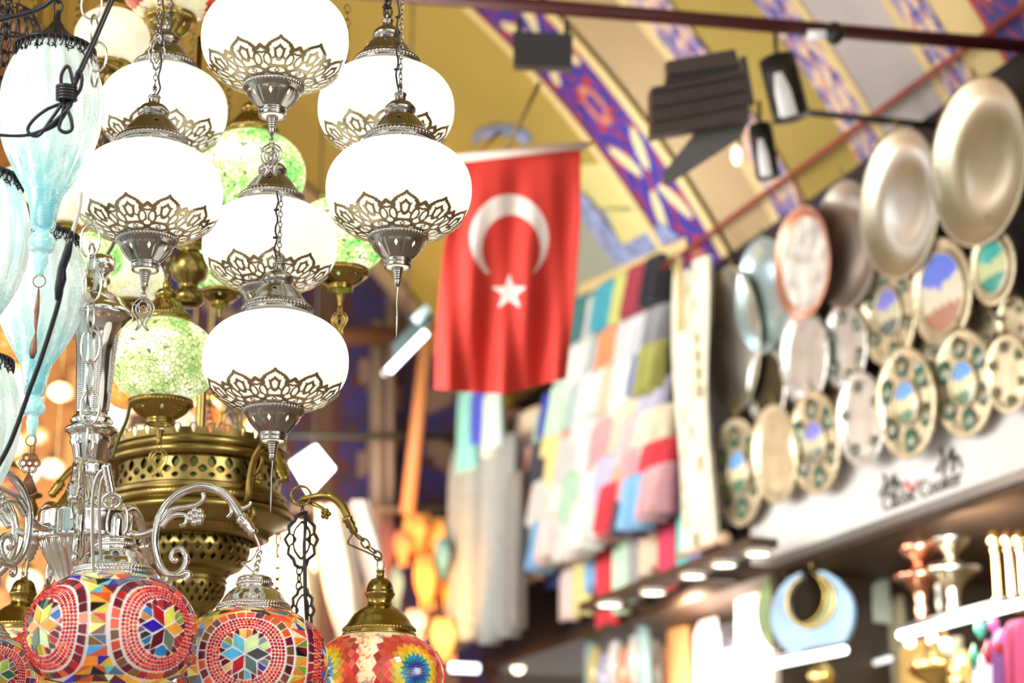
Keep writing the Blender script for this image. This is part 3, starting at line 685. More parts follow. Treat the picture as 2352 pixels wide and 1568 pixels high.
def medallion(mt, mbd, S, phi0, R, seed, sy=1.0):
    rnd = random.Random(seed); s = R*.545
    u = [(math.cos(PI/6+k*PI/3), math.sin(PI/6+k*PI/3)) for k in range(6)]
    cols = ['orange', 'maroon', 'olive', 'navy', 'amber', 'lime', 'black', 'yellow', 'blue', 'red', 'green', 'orange', 'maroon', 'sky', 'brown', 'grey']
    F = lambda pts: [(x, y*sy) for x, y in pts]
    for k in range(6):
        a, b = u[k], u[(k+1) % 6]; s1 = s
        tile(mt, S, phi0, F([(0, 0), (a[0]*s1, a[1]*s1), ((a[0]+b[0])*s1, (a[1]+b[1])*s1), (b[0]*s1, b[1]*s1)]), PAL[rnd.choice(cols)], .02)
    for k in range(6):                                # outer pairs of rhombi and maroon triangles
        a, b = u[k], u[(k+1) % 6]; z = u[(k-1) % 6]
        p = (a[0]*s, a[1]*s); q1 = ((a[0]+b[0])*s, (a[1]+b[1])*s); q0 = ((a[0]+z[0])*s, (a[1]+z[1])*s); o = (a[0]*2*s, a[1]*2*s)
        tile(mt, S, phi0, F([p, q1, (q1[0]+a[0]*s*.0+(o[0]-p[0])*.75, q1[1]+(o[1]-p[1])*.75), (o[0]*.88, o[1]*.88)]) if False else F([p, ((p[0]+q1[0])/2+a[0]*s*.02, (p[1]+q1[1])/2), (q1[0]*.5+o[0]*.5, q1[1]*.5+o[1]*.5), (o[0]*.93, o[1]*.93)]), PAL[rnd.choice(cols)], .018)
        tile(mt, S, phi0, F([p, (o[0]*.93, o[1]*.93), (q0[0]*.5+o[0]*.5, q0[1]*.5+o[1]*.5), ((p[0]+q0[0])/2, (p[1]+q0[1])/2)]), PAL[rnd.choice(cols)], .018)
        m = math.atan2(q1[1], q1[0]); e = .2
        tile(mt, S, phi0, F([((p[0]+q1[0])/2, (p[1]+q1[1])/2), (q1[0], q1[1]), (R*1.05*math.cos(m-e), R*1.05*math.sin(m-e)), (q1[0]*.5+o[0]*.5, q1[1]*.5+o[1]*.5)]), PAL[rnd.choice(['maroon', 'red', 'maroon'])], .014)
        b2 = u[(k+1) % 6]; o2 = (b2[0]*2*s, b2[1]*2*s); p2 = (b2[0]*s, b2[1]*s)
        tile(mt, S, phi0, F([((p2[0]+q1[0])/2, (p2[1]+q1[1])/2), (q1[0], q1[1]), (R*1.05*math.cos(m+e), R*1.05*math.sin(m+e)), (q1[0]*.5+o2[0]*.5, q1[1]*.5+o2[1]*.5)]), PAL[rnd.choice(['maroon', 'red', 'maroon'])], .014)
    for ring in range(4):
        rr = R*1.09+ring*.047; n = int(2*PI*rr/.047)
        for k in range(n):
            a = 2*PI*k/n; c = rnd.choice([(.52, .02, .03), (.68, .05, .03), (.60, .03, .06), (.75, .14, .03), (.38, .01, .02)])
            bead(mbd, S, phi0, rr*math.cos(a), rr*math.sin(a)*sy, .0235, c)
    rr = R*1.09+4*.047+.02; n = int(2*PI*rr/.115)
    for k in range(n):
        a0, a1 = 2*PI*k/n, 2*PI*(k+1)/n
        lim = math.radians(43)
        poly = [(q*math.cos(a), q*math.sin(a)*sy) for q, a in [(rr-.025, a0), (rr+.085, a0), (rr+.085, a1), (rr-.025, a1)]]
        if max(abs(p[1]) for p in poly) < .80: tile(mt, S, phi0, poly, PAL[rnd.choice(['maroon', 'maroon', 'red', 'redor', 'maroon', 'brown'])], .016)
    return rr+.095
def mosaic_lamp(name, label, loc, s, phis, R=.34, seed=1, cap_s=1.0, sy=1.0, group=None):
    root = thing(name, label, 'mosaic lamp', loc, -PI/2, group); root.scale = (s,)*3
    S = Surf(.74, 2.25)
    mg_ = MB(); mg_.lathe([(r*SC, z*SC) for r, z in globe_prof(.74, 2.25)], 72); mt, mbd = MB(), MB()
    for i, p in enumerate(phis): ro = medallion(mt, mbd, S, p, R, seed+i, sy)
    # filler triangles between medallions, in strips of shared points
    rnd = random.Random(seed+50); ring = sorted([(p+PI) % (2*PI) for p in phis])
    for i, p in enumerate(ring):
        q = ring[(i+1) % len(ring)]+(2*PI if i == len(ring)-1 else 0)
        if q-p < .2 or q-p > 3.3: continue
        ny = 17; ys = np.linspace(-.98, .98, ny); L, Rr, Mi = [], [], []
        for y in ys:
            r = float(np.interp(y, S.s, S.r)); ww = math.sqrt(max(0, ro**2-(y/sy)**2))/max(r, .25)
            a, b = p+ww+.02, q-ww-.02
            if abs(y) > .93 or b-a < .03: L.append(None); continue
            L.append((a, b, y))
        kk_ = ['olive', 'yellow', 'orange', 'cream', 'navy', 'sky', 'black', 'redor', 'amber', 'orange', 'slate', 'amber', 'maroon', 'yellow', 'brown', 'redor']
        for j in range(ny-1):
            if L[j] is None or L[j+1] is None: continue
            r = float(np.interp((L[j][2]+L[j+1][2])/2, S.s, S.r)); span = (L[j][1]-L[j][0]+L[j+1][1]-L[j+1][0])/2*r
            m = max(1, int(round(span/.17)))
            P0 = [L[j][0]+(L[j][1]-L[j][0])*t/m for t in range(m+1)]; P1 = [L[j+1][0]+(L[j+1][1]-L[j+1][0])*t/m for t in range(m+1)]
            for t in range(m):
                A, B, D_, E = (P0[t], L[j][2]), (P0[t+1], L[j][2]), (P1[t+1], L[j+1][2]), (P1[t], L[j+1][2])
                cell = [[A, B, D_], [A, D_, E]] if (t+j) % 2 else [[A, B, E], [B, D_, E]]
                for tri in cell:
                    rr0 = [float(np.interp(y, S.s, S.r)) for _, y in tri]
                    tile(mt, S, -PI-0, [((a+PI)*max(.25, rr), y) for (a, y), rr in zip(tri, rr0)], PAL[rnd.choice(kk_)], .016)
    mg_.join(mt, 1); mg_.join(mbd, 2); mg_.build('mosaic_globe', [M_grout, M_tiles, M_beads], root, angle=25)
    # chrome cap
    k = SC
    prof = [(.50, .655), (.512, .66), (.515, .675), (.495, .69), (.488, .70), (.50, .715), (.495, .735), (.478, .745), (.47, .75), (.475, .765), (.468, .785), (.45, .795), (.44, .81), (.42, .84), (.39, .89), (.34, .95),
            (.27, 1.0), (.235, 1.015), (.225, 1.03), (.24, 1.045), (.245, 1.07), (.24, 1.09), (.225, 1.10), (.235, 1.115), (.23, 1.14), (.20, 1.16), (.15, 1.175), (.06, 1.19), (.02, 1.19)]
    g1_ = gadroon(70, .695, .745, .03, 30); g2_ = gadroon(70, .75, .80, .03, -30); g3_ = gadroon(44, 1.035, 1.10, .045, 0)
    pierced_lathe(prof, 350, 90, diamonds(5, .915, .05, .05, .22), lambda j, a, z: 1+g1_(z, a)+g2_(z, a)+g3_(z, a), k, 'cap', M_chrome, root, .006)
    return root
lr = math.radians
m1loc = P(255, 1458, 2.55); s1 = 193/FPX*2.55/SC
m1 = mosaic_lamp('mosaic_lamp', 'largest red bead mosaic lamp with two flower medallions, under the chrome chandelier body', m1loc, s1, [lr(-42), lr(48), lr(138), lr(228)], seed=3, group='mosaic lamps on the chrome chandelier')
m2loc = P(607, 1522, 2.70); s2 = 171/FPX*2.70/SC
m2 = mosaic_lamp('mosaic_lamp', 'red bead mosaic lamp with a centred flower medallion, hanging from the right chrome arm', m2loc, s2, [lr(2), lr(92), lr(182), lr(272)], seed=21, group='mosaic lamps on the chrome chandelier')
m3loc = P(-52, 1560, 2.75); s3 = 135/FPX*2.75/SC
m3 = mosaic_lamp('mosaic_lamp', 'mosaic lamp cut by the left bottom corner, red beads and blue tiles showing', m3loc, s3, [lr(35), lr(125), lr(215), lr(305)], seed=33, group='mosaic lamps on the chrome chandelier')

M_speck = glass_mat('lit_speckled_bead_glass', [(0, (.10, .35, .45)), (.22, (.85, .25, .12)), (.35, (.95, .75, .35)), (.55, (.95, .85, .55)), (.75, (1, .95, .7)), (1, (.55, .80, .45))], 230, .42, grout=(.75, .6, .35), gw=.05)
def star_lamp(name, label, loc, s, phis, group):
    root = thing(name, label, 'mosaic lamp', loc, -PI/2, group); root.scale = (s,)*3; S = Surf(.72, 2.2)
    mg_ = MB(); mg_.lathe([(r*SC, z*SC) for r, z in globe_prof(.72, 2.2)], 72)
    mt = MB(); cl = [(.06, .03, .40), (.05, .04, .45), (.03, .20, .45), (.04, .35, .50), (.90, .68, .06), (.95, .62, .05), (.95, .40, .04), (.85, .10, .05), (.80, .07, .06), (.85, .12, .05), (.75, .06, .06)]
    for p in phis:
        n = 20; dr = .058
        for k, c in enumerate(cl):
            for q in range(n):
                a = 2*PI*(q+.5*(k % 2))/n; r0 = k*dr*1.0; da = PI/n
                poly = [((r0-.2*dr)*math.cos(a), (r0-.2*dr)*math.sin(a)), ((r0+dr*.9)*math.cos(a-da), (r0+dr*.9)*math.sin(a-da)), ((r0+dr*2.05)*math.cos(a), (r0+dr*2.05)*math.sin(a)), ((r0+dr*.9)*math.cos(a+da), (r0+dr*.9)*math.sin(a+da))]
                if k > 0: tile(mt, S, p, poly, c, .006)
        bead(mt, S, p, 0, 0, .07, (.6, .75, .9))
    mg_.join(mt, 1); mg_.build('mosaic_globe', [M_speck, M_tiles], root, angle=25)
    return root
def brass_cap(root, k=SC, zb=.62):
    prof = [(.56, .0), (.575, .01), (.572, .04), (.555, .055), (.56, .07), (.568, .085), (.555, .13), (.54, .14), (.535, .155), (.52, .165), (.50, .19), (.46, .26), (.40, .34), (.33, .40), (.26, .44), (.215, .47), (.195, .50),
            (.19, .56), (.215, .62), (.235, .645), (.235, .67), (.22, .69), (.215, .72), (.21, .74), (.205, .76), (.18, .83), (.14, .88), (.08, .905), (.06, .92), (.058, 1.0), (.068, 1.01), (.068, 1.03), (.02, 1.035)]
    g = gadroon(64, .08, .135, .022, 0); mb = MB()
    fine = []
    for p, q in zip(prof[:-1], prof[1:]):
        m = 4 if .07 <= p[1] < .135 else 1
        for i in range(m): fine.append((p[0]+(q[0]-p[0])*i/m, p[1]+(q[1]-p[1])*i/m))
    fine.append(prof[-1])
    mb.lathe([(r*k, (z+zb)*k) for r, z in fine], 256, lambda j, a, z: 1+g(z/k-zb, a)); mb.build('cap', M_brass, root)
    mb = MB(); mb.tube([(0, math.sin(t)*.05*k, (zb+1.12+math.cos(t)*.11)*k) for t in np.linspace(0, 2*PI, 18, endpoint=False)], .012*k, 6, closed=True); mb.build('hanging_loop', M_brass, root)
m5loc = P(885, 1555, 3.0); s5 = 150/FPX*3.0/SC
m5 = star_lamp('mosaic_lamp', 'speckled mosaic lamp with blue and flame-coloured starburst under a tall brass cap', m5loc, s5, [lr(38), lr(-52), lr(128), lr(218)], 'starburst mosaic lamps with brass caps'); brass_cap(m5)
m4loc = P(42, 1535, 3.0); s4 = 135/FPX*3.0/SC
m4 = star_lamp('mosaic_lamp', 'starburst mosaic lamp with brass cap at lower left, behind the big red bead lamp', m4loc, s4, [lr(40), lr(-50), lr(130), lr(220)], 'starburst mosaic lamps with brass caps'); brass_cap(m4)
m6loc = P(395, -30, 3.3); s6 = 112/FPX*3.3/SC
m6 = star_lamp('mosaic_lamp', 'mosaic lamp with red star and brass cup, cut by the top edge', m6loc, s6, [lr(12), lr(-60), lr(102), lr(192)], 'starburst mosaic lamps with brass caps')
c = make_cup(m6, M_brass, SC); c.scale = (1.3, 1.3, 1.1)
mb = MB(); link_chain(mb, (0, 0, .06), (0, 0, .4), .02, .012, .0015); mb.build('chain', M_brassd, m6)
# small bare mosaic lamp deep on the left and orange ones in the blur
for (px, py, hw, D, lab) in [(40, 780, 70, 4.2, 'orange and blue mosaic lamp blurred behind the turquoise drops'), (20, 1120, 60, 4.0, 'orange mosaic lamp blurred at the left edge beside the rusty flower charm'),
                            (470, 980, 60, 4.3, 'orange mosaic lamp blurred behind the brass chandelier crown'), (290, 905, 45, 4.0, 'small orange mosaic lamp blurred beside the chrome stem')]:
    r = thing('mosaic_lamp', lab, 'mosaic lamp', P(px, py, D), -PI/2, 'mosaic lamps blurred behind the cluster'); r.scale = (hw/FPX*D/SC,)*3
    mg = glass_mat('lit_orange_mosaic_glass', [(0, (.1, .3, .7)), (.2, (.9, .12, .06)), (.45, (.95, .35, .06)), (.7, (1, .55, .12)), (1, (1, .95, .6))], 45, .6, grout=(.5, .2, .05), gw=.03)
    mb = MB(); mb.lathe([(a*SC, b*SC) for a, b in globe_prof(.8, 2.1)], 40); mb.build('glass_globe', mg, r); make_o = MB(); make_o.lathe([(a*SC, b*SC) for a, b in [(.5, .66), (.5, .7), (.4, .85), (.2, 1.0), (.08, 1.1), (.06, 1.5), (.03, 4), (.02, 40)]], 32); make_o.build('cap', M_brassd, r)
# ================================================================== chrome chandelier
Dc = 2.80; cpx, cpy = 198, 1180
c0 = P(cpx, cpy, Dc); K = Dc/FPX
ch = thing('chrome_chandelier', 'chrome chandelier with fluted stem, drum and scrolled arms carrying mosaic lamps', 'chandelier', c0)
def chrome(name, prof, seg=64, mod=None):            # prof in photo pixels (radius, height above the drum top)
    mb = MB(); mb.lathe([(r*K, z*K) for r, z in prof], seg, mod); return mb.build(name, M_chrome, ch)
chrome('finial_cup', [(0, 620), (20, 622), (31, 620), (33, 608), (33, 592), (27, 585), (20, 580), (17, 575), (17, 545), (20, 538), (22, 532)])
chrome('upper_bell', [(22, 533), (34, 528), (58, 512), (64, 500), (72, 492), (82, 478), (81, 470), (70, 462), (58, 445), (50, 420), (46, 395), (44, 370), (43, 340), (41, 290), (38, 250), (36, 238)], 96)
fl = lambda n, d: (lambda j, a, z: 1+d*abs(math.sin(n*a/2))-d)
def beadcols():
    mb = MB()
    for q in range(6):
        a = q*PI/3-PI/2+.35
        for w_ in (-.13, 0, .13):
            for z in range(245, 425, 5):
                r = interp(z, [245, 290, 340, 425], [38, 41, 43, 51]); mb.sphere((math.cos(a+w_)*r*K, math.sin(a+w_)*r*K, z*K), 2.6*K, 6, 4)
    return mb.build('beaded_columns', M_chrome, ch)
beadcols()
chrome('middle_knop', [(36, 240), (34, 236), (44, 228), (50, 218), (46, 212), (50, 206), (60, 200), (60, 192), (50, 186), (46, 176), (48, 168), (42, 155), (36, 130), (33, 122)], 64)
chrome('neck_ring', [(33, 122), (38, 118), (39, 108), (38, 96), (40, 90), (36, 86)], 64)
chrome('fluted_skirt', [(34, 88), (38, 80), (44, 65), (52, 45), (64, 25), (82, 8), (98, 0)], 180, lambda j, a, z: 1+.05*(abs(math.sin(18*a+z/K*.03))-.6))
chrome('drum', [(96, 2), (106, 0), (109, -5), (108, -12), (108, -50), (109, -62), (106, -68), (98, -72)], 96)
chrome('lower_fluted_cup', [(100, -70), (96, -85), (84, -105), (70, -130), (58, -160), (50, -195), (46, -230), (40, -260), (20, -280), (0, -284)], 200, lambda j, a, z: 1+.06*(abs(math.sin(14*a))-.6))
def arm(az, lamp=None, label=None):
    """one scrolled arm in the vertical plane at azimuth az; pixel-measured outline of the right-hand arm"""
    dx = Vector((math.cos(az), math.sin(az), 0)); Zv = Vector((0, 0, 1)); q = lambda x, y: (dx*((x-198)*K)+Zv*((1180-y)*K/.97))
    T = lambda pts, r, n=40: (bez([q(*p) for p in pts], n), r)
    root = None; side = Vector((-math.sin(az), math.cos(az), 0))
    mb = MB()
    def tb(pts, r0, r1, n=44, m=10):
        p = bez([q(*a) for a in pts], n); k = len(p); mb.tube(p, [(r0+(r1-r0)*i/(k-1))*K for i in range(k)], m, up=side)
    tb([(302, 1225), (320, 1228), (345, 1222), (358, 1215)], 11, 8, 16)
    tb([(430, 1330), (440, 1318), (434, 1312), (418, 1318), (396, 1318), (376, 1300), (362, 1268), (358, 1230), (364, 1190), (384, 1155), (415, 1130), (455, 1118), (495, 1125), (525, 1145), (548, 1175), (556, 1192)], 8, 11.5, 90)
    tb([(432, 1255), (434, 1245), (422, 1240), (412, 1250), (414, 1268), (426, 1276), (440, 1270), (446, 1254), (434, 1238), (412, 1232)][::-1][0:0] or [(396, 1318), (416, 1314), (430, 1296), (432, 1276), (420, 1260), (404, 1262), (398, 1276), (406, 1286), (412, 1280)], 9, 6, 50)
    tb([(398, 1312), (388, 1330), (392, 1342), (402, 1336)], 7, 5, 16)
    tb([(366, 1200), (392, 1172), (425, 1165), (452, 1158), (466, 1145), (464, 1132)], 7, 5.5, 30)
    tb([(372, 1210), (396, 1185), (420, 1182), (430, 1190), (424, 1204), (414, 1206)], 7, 5, 30)
    tb([(540, 1165), (556, 1168), (572, 1160), (575, 1152)], 7, 4, 16); tb([(530, 1150), (532, 1175), (522, 1188)], 7, 4, 14)
    mb.build('arm', M_chrome, ch)
    mb = MB()
    for k in range(7):
        a = 2*PI*k/7; c = q(450, 1186)+dx*(14*K*math.cos(a) if k < 7 else 0)+Zv*(14*K*math.sin(a)); mb.sphere(c, 9*K, 10, 6, (1, 1, 1))
    mb.sphere(q(450, 1186), 10*K, 10, 6); mb.build('flower_rosette', M_chrome, ch)
    mb = MB(); p0, p1 = q(552, 1185), q(586, 1226); d = (p1-p0)
    rr = [10, 14, 11, 14, 10, 12, 9, 11, 9]; mb.tube([p0+d*i/8 for i in range(9)], [r*1.2*K for r in rr], 14); mb.build('arm_socket', M_chrome, ch)
    mb = MB(); tip = q(586, 1226); mb.tube(bez([tip-d*.2, tip, tip+dx*10*K-Zv*22*K, tip+dx*14*K-Zv*42*K], 16), 3.2*K, 8); mb.build('arm_hook', M_chrome, ch)
    return c0+tip+dx*14*K-Zv*40*K
tipR = arm(math.radians(0)); tipL = arm(math.radians(180)); tipF = arm(math.radians(-82)); arm(math.radians(122)); arm(math.radians(78)); arm(math.radians(-128))
# chains from the arms to the mosaic lamps
def lamp_chain(lamp, tip, mat, topz, link=(.014, .009), r=.0014, curl=True):
    s = lamp.scale[0]; a = Vector((0, 0, topz*SC)); inv = Matrix.Rotation(-lamp.rotation_euler.z, 3, 'Z'); b = inv @ ((tip-lamp.location)/s)
    mb = MB(); link_chain(mb, a, b, link[0]/s, link[1]/s, r/s, seg=5, npt=10, jitter=.1); mb.build('chain', mat, lamp)
    if curl:
        mb = MB(); sd = Vector((0, -1, 0))*.010/s
        mb.tube(bez([b+Vector((0, 0, .01/s)), b+sd*1.2-Vector((0, 0, .012/s)), (a+b)/2+sd*2.2, a+(b-a)*.3+sd*1.2, a+Vector((0, 0, .0))], 24), .0015/s, 7); mb.build('power_wire', mat, lamp)
m2.location.x = tipR.x; 
lamp_chain(m2, tipR, M_chrome, 1.2)
m2tip = tipR
mb = MB(); 
for pts in [[(.0, .0, 1.19), (.0, -.11, 1.25), (0, -.12, 1.42), (0, -.08, 1.55), (0, 0, 1.60), (0, .08, 1.55), (0, .12, 1.42), (0, .11, 1.25), (0, 0, 1.19)]]: mb.tube(bez([Vector(p)*SC for p in pts], 40), .016*SC, 8)
mb.build('hanging_bail', M_chrome, m1)
mb = MB(); mb.lathe([(r*SC, z*SC) for r, z in [(.075, 1.18), (.075, 1.38), (.06, 1.44), (.03, 1.47), (0, 1.48)]], 24); mb.build('socket_shell', M_chrome, m1)
tF = P(255, 1150, 2.53); 
lamp_chain(m1, tF+Vector((0, 0, .004)), M_chrome, 1.60, link=(.02, .012), r=.0018, curl=False)
mb = MB(); base = m1loc
br = thing('silver_cable_loop', 'silver cables and beaded socket joining the chrome drum to the big mosaic lamp', 'fitting', P(245, 1080, 2.50))
for pts in [[(215, 1330), (212, 1220), (214, 1130), (228, 1085), (250, 1078)], [(232, 1290), (228, 1180), (232, 1110), (244, 1085)]]:
    mb = MB(); mb.tube(bez([P(x, y, 2.52)-br.location for x, y in pts], 30), .0022, 8); mb.build('cable', M_chrome, br)
mb = MB(); p0 = P(243, 1065, 2.5)-br.location; p1 = P(258, 1142, 2.5)-br.location; mb.tube([p0+(p1-p0)*i/12 for i in range(13)], [(9+3*(i % 2))*2.5/FPX for i in range(13)], 14); mb.build('ribbed_socket', M_chrome, br)
mb = MB(); c = P(257, 1150, 2.495)-br.location; mb.tube([c+AX*math.cos(t)*21*2.5/FPX+AU*math.sin(t)*17*2.5/FPX for t in np.linspace(0, 2*PI, 24, endpoint=False)], .0021, 8, closed=True); mb.build('ring', M_chrome, br)

# ================================================================== brass chandelier behind
Db = 3.35; b0 = P(452, 1150, Db); KB = Db/FPX
bc = thing('brass_chandelier', 'large pierced brass chandelier body with scalloped crown, behind the chrome arms', 'chandelier', b0)
def bl(name, prof, seg=96, mod=None, mat=None):
    mb = MB(); mb.lathe([(r*KB, z*KB) for r, z in prof], seg, mod); return mb.build(name, mat or M_brassd, bc)
def ribs(n, z0, z1, d): return lambda j, a, z: 1+(d*(abs(math.cos(n*a/2))-.5) if z0 < z/KB < z1 else 0)
bl('crown_rim', [(196, 92), (202, 92), (204, 100), (203, 110), (196, 114)], 300, ribs(150, 94, 112, .012))
bl('upper_moulding', [(196, 92), (206, 90), (210, 84), (210, 74), (200, 68), (190, 66)], 96)
bl('lower_moulding', [(192, 10), (202, 8), (206, 2), (200, -2), (205, -6), (214, -10), (214, -26), (206, -30)], 300, ribs(130, -26, -8, .014))
bl('wide_rim', [(206, -30), (222, -36), (226, -46), (220, -54), (196, -62), (180, -72), (172, -76)], 96)
bl('bowl_band', [(172, -76), (168, -80), (168, -90), (150, -96), (140, -98)], 300, ribs(110, -92, -78, .014))
def pierce(name, prof, F, seg=360, nz=60):
    return pierced_lathe([(r*KB*10, z*KB*10) for r, z in prof], seg, nz, F, None, .1, name, M_brassd, bc, .02)
q10 = KB*10
def crownF(U, Z, R):
    n = 34; k = U*n/(2*PI); dx = (k-np.round(k))*2*PI/n*R/q10; z = Z/q10
    top = 140-5*np.abs(np.sin((k)*PI))*0
    edge = z-(128+np.sqrt(np.maximum(0, 10**2-dx**2))*1.0)          # scalloped top
    hole = np.minimum(np.hypot(dx, z-130)-6.0, np.maximum(np.abs(dx)-6+(128-z)*.35, np.maximum(z-130, 116-z)))
    dot = np.hypot(dx, z-112)*1.0-0.1
    return np.maximum(edge, -hole)*.01
pierce('scalloped_crown', [(197, 106), (199, 120), (201, 141)], crownF, 612, 40)
def galF(U, Z, R):
    n = 30; k = U*n/(2*PI); z = Z/q10; F = np.full(U.shape, -1.0)
    for row, (zc, ph, rx, rz) in enumerate([(52, 0, 10, 13), (36, .5, 10, 9), (22, 0, 8, 6)]):
        kk = k+ph; dx = (kk-np.round(kk))*2*PI/n*R/q10; h = (np.abs(dx)/rx)**1.4+(np.abs(z-zc)/rz)**1.4-1; F = np.maximum(F, -h)
    return F*.01
pierce('pierced_gallery', [(188, 68), (190, 40), (190, 10)], galF, 480, 50)
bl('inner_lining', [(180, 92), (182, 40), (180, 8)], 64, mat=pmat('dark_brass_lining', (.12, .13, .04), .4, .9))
def bowlF(rows, n):
    def f(U, Z, R):
        k = U*n/(2*PI); z = Z/q10; F = np.full(U.shape, -1.0)
        for zc, ph, rx, rz in rows:
            kk = k+ph; dx = (kk-np.round(kk))*2*PI/n*R/q10; F = np.maximum(F, -((np.abs(dx)/rx)+(np.abs(z-zc)/rz)-1))
        return F*.01
    return f
pierce('pierced_bowl', [(118, -90), (124, -100), (126, -118), (120, -140), (104, -158), (88, -166)], bowlF([(-106, 0, 8, 10), (-124, .5, 8, 10), (-144, 0, 7, 9)], 30), 420, 60)
bl('bowl_waist', [(88, -164), (84, -170), (78, -176), (74, -182), (78, -188), (70, -192)], 96)
pierce('pierced_cup', [(72, -190), (74, -200), (68, -220), (56, -240), (46, -252)], bowlF([(-202, 0, 6, 9), (-216, .5, 6, 9), (-232, 0, 5, 8)], 22), 330, 50)
bl('stem_base', [(46, -250), (38, -256), (34, -270), (36, -282), (30, -290), (30, -310), (38, -318), (34, -330), (20, -340), (0, -342)], 64)
bl('centre_stem', [(12, 400), (12, 0), (12, -250)], 24)
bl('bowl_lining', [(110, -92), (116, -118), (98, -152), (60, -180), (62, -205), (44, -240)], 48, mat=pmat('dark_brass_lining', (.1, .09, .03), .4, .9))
def brass_arm(az, sc=1.0, name='arm'):
    dx = Vector((math.cos(az), math.sin(az), 0)); Zv = Vector((0, 0, 1)); q = lambda x, z: dx*(x*KB*sc)+Zv*(z*KB*sc)
    side = Vector((-math.sin(az), math.cos(az), 0)); mb = MB()
    def tb(pts, r0, r1, n=40): p = bez([q(*a) for a in pts], n); k = len(p); mb.tube(p, [(r0+(r1-r0)*i/(k-1))*KB*sc for i in range(k)], 8, up=side)
    tb([(205, -60), (214, -76), (232, -82), (244, -70), (240, -54), (228, -52), (226, -62)], 5, 4); tb([(206, -40), (216, -20), (222, 20), (238, 60), (268, 82), (300, 74), (330, 46), (352, 14)], 8, 8, 60)
    tb([(224, 24), (244, 22), (262, 34), (270, 52), (262, 60)], 4, 3.5)
    mb.build(name, M_brass, bc)
    mb = MB(); p0, p1 = q(340, 26), q(366, -14); mb.tube([p0+(p1-p0)*i/8 for i in range(9)], [(r)*KB*sc for r in [9, 14, 11, 14, 10, 13, 9, 12, 8]], 12); mb.build('arm_socket', M_brass, bc)
    mb = MB()
    for k in range(5): a = 2*PI*k/5; mb.sphere(q(262, 8)+dx*8*KB*math.cos(a)+Zv*8*KB*math.sin(a), 6*KB, 8, 5)
    mb.build('flower_rosette', M_brass, bc)
    return b0+q(366, -16)
tb1 = brass_arm(math.radians(-50))
for a in (95, 150, 200): brass_arm(math.radians(a), .9)
t = P(820, 1245, 3.0); mb = MB()
ext = [P(690, 1148, 3.05), P(720, 1140, 3.04), P(755, 1138, 3.02), P(785, 1160, 3.01), P(802, 1195, 3.0), P(812, 1222, 3.0)]
mb.tube(bez([p-b0 for p in ext], 40), [.004+.0025*math.sin(PI*i/40) for i in range(41)], 8); mb.build('front_arm', M_brass, bc)
mb = MB(); mb.tube(bez([p-b0 for p in [P(700, 1150, 3.05), P(730, 1162, 3.04), P(748, 1175, 3.03), P(740, 1190, 3.03)]], 20), .0028, 8)
for k in range(5): mb.sphere(P(748+8*math.cos(k*1.26), 1180+8*math.sin(k*1.26), 3.03)-b0, .004, 8, 5)
mb.build('arm_leaf', M_brass, bc)
mb = MB(); p0, p1 = P(795, 1185, 3.0)-b0, P(816, 1225, 3.0)-b0; mb.tube([p0+(p1-p0)*i/6 for i in range(7)], [.006, .0085, .0065, .008, .0055, .0065, .005], 12); mb.build('front_arm_socket', M_brass, bc)
m5.location.x = P(822, 1555, 3.0).x*.25+m5loc.x*.75
lamp_chain(m5, P(818, 1226, 3.0)-Vector((0, 0, 0)), M_brassd, 1.83, link=(.022, .012), r=.0015)
mb = MB(); cc = P(692, 1138, 3.04)-b0; mb.tube([cc+AX*math.cos(t)*.015+AU*math.sin(t)*.015 for t in np.linspace(0, 2*PI, 20, endpoint=False)], .0022, 8, closed=True); mb.build('arm_ring', M_brass, bc)
oc = thing('ornate_chain', 'dark openwork ornamental chain with black cable hanging beside the brass chandelier', 'chain', P(695, 1160, 3.05))
mb = MB(); ornate_link(mb, (0, 0, -.012), .085, .05); mb.build('ornate_link', M_dark, oc)
mb = MB(); link_chain(mb, (0, 0, .01), (0, 0, -.014), .012, .008, .0012); mb.build('small_links', M_dark, oc)
mb = MB(); link_chain(mb, (-.002, 0, -.095), (-.002, 0, -.13), .014, .009, .0014); mb.build('lower_links', M_dark, oc)
mb = MB(); ornate_link(mb, (.004, 0, -.125), .075, .036); mb.build('lower_ornate_link', M_dark, oc)
mb = MB(); mb.tube([(.006, -.006, -.01), (.005, -.006, -.06), (.008, -.006, -.13), (.014, -.006, -.2)], .003, 8); mb.build('cable', M_black, oc)
oc2 = thing('thin_dark_chain', 'thin dark chain hanging between the two mosaic lamps behind the right chrome arm', 'chain', P(640, 1225, 3.4))
for k, (a, b) in enumerate([(0, -.06), (-.06, -.13)]): mb = MB(); link_chain(mb, (0, 0, a), (0, 0, b), .022, .011, .0016); mb.build('chain_section', M_dark, oc2)
for (px, py, D, h, w_, lab) in [(530, 925, 3.5, .09, .045, 'brass openwork charm blurred above the right of the brass crown'), (480, 960, 3.6, .06, .03, 'small brass openwork charm blurred above the brass crown centre')]:
    r = thing('openwork_charm', lab, 'charm', P(px, py, D)); mb = MB(); ornate_link(mb, (0, 0, 0), h, w_); mb.build('ornate_link', M_brassd, r); mb = MB(); link_chain(mb, (0, 0, 0), (0, 0, .1), .014, .009, .0013); mb.build('chain', M_brassd, r)
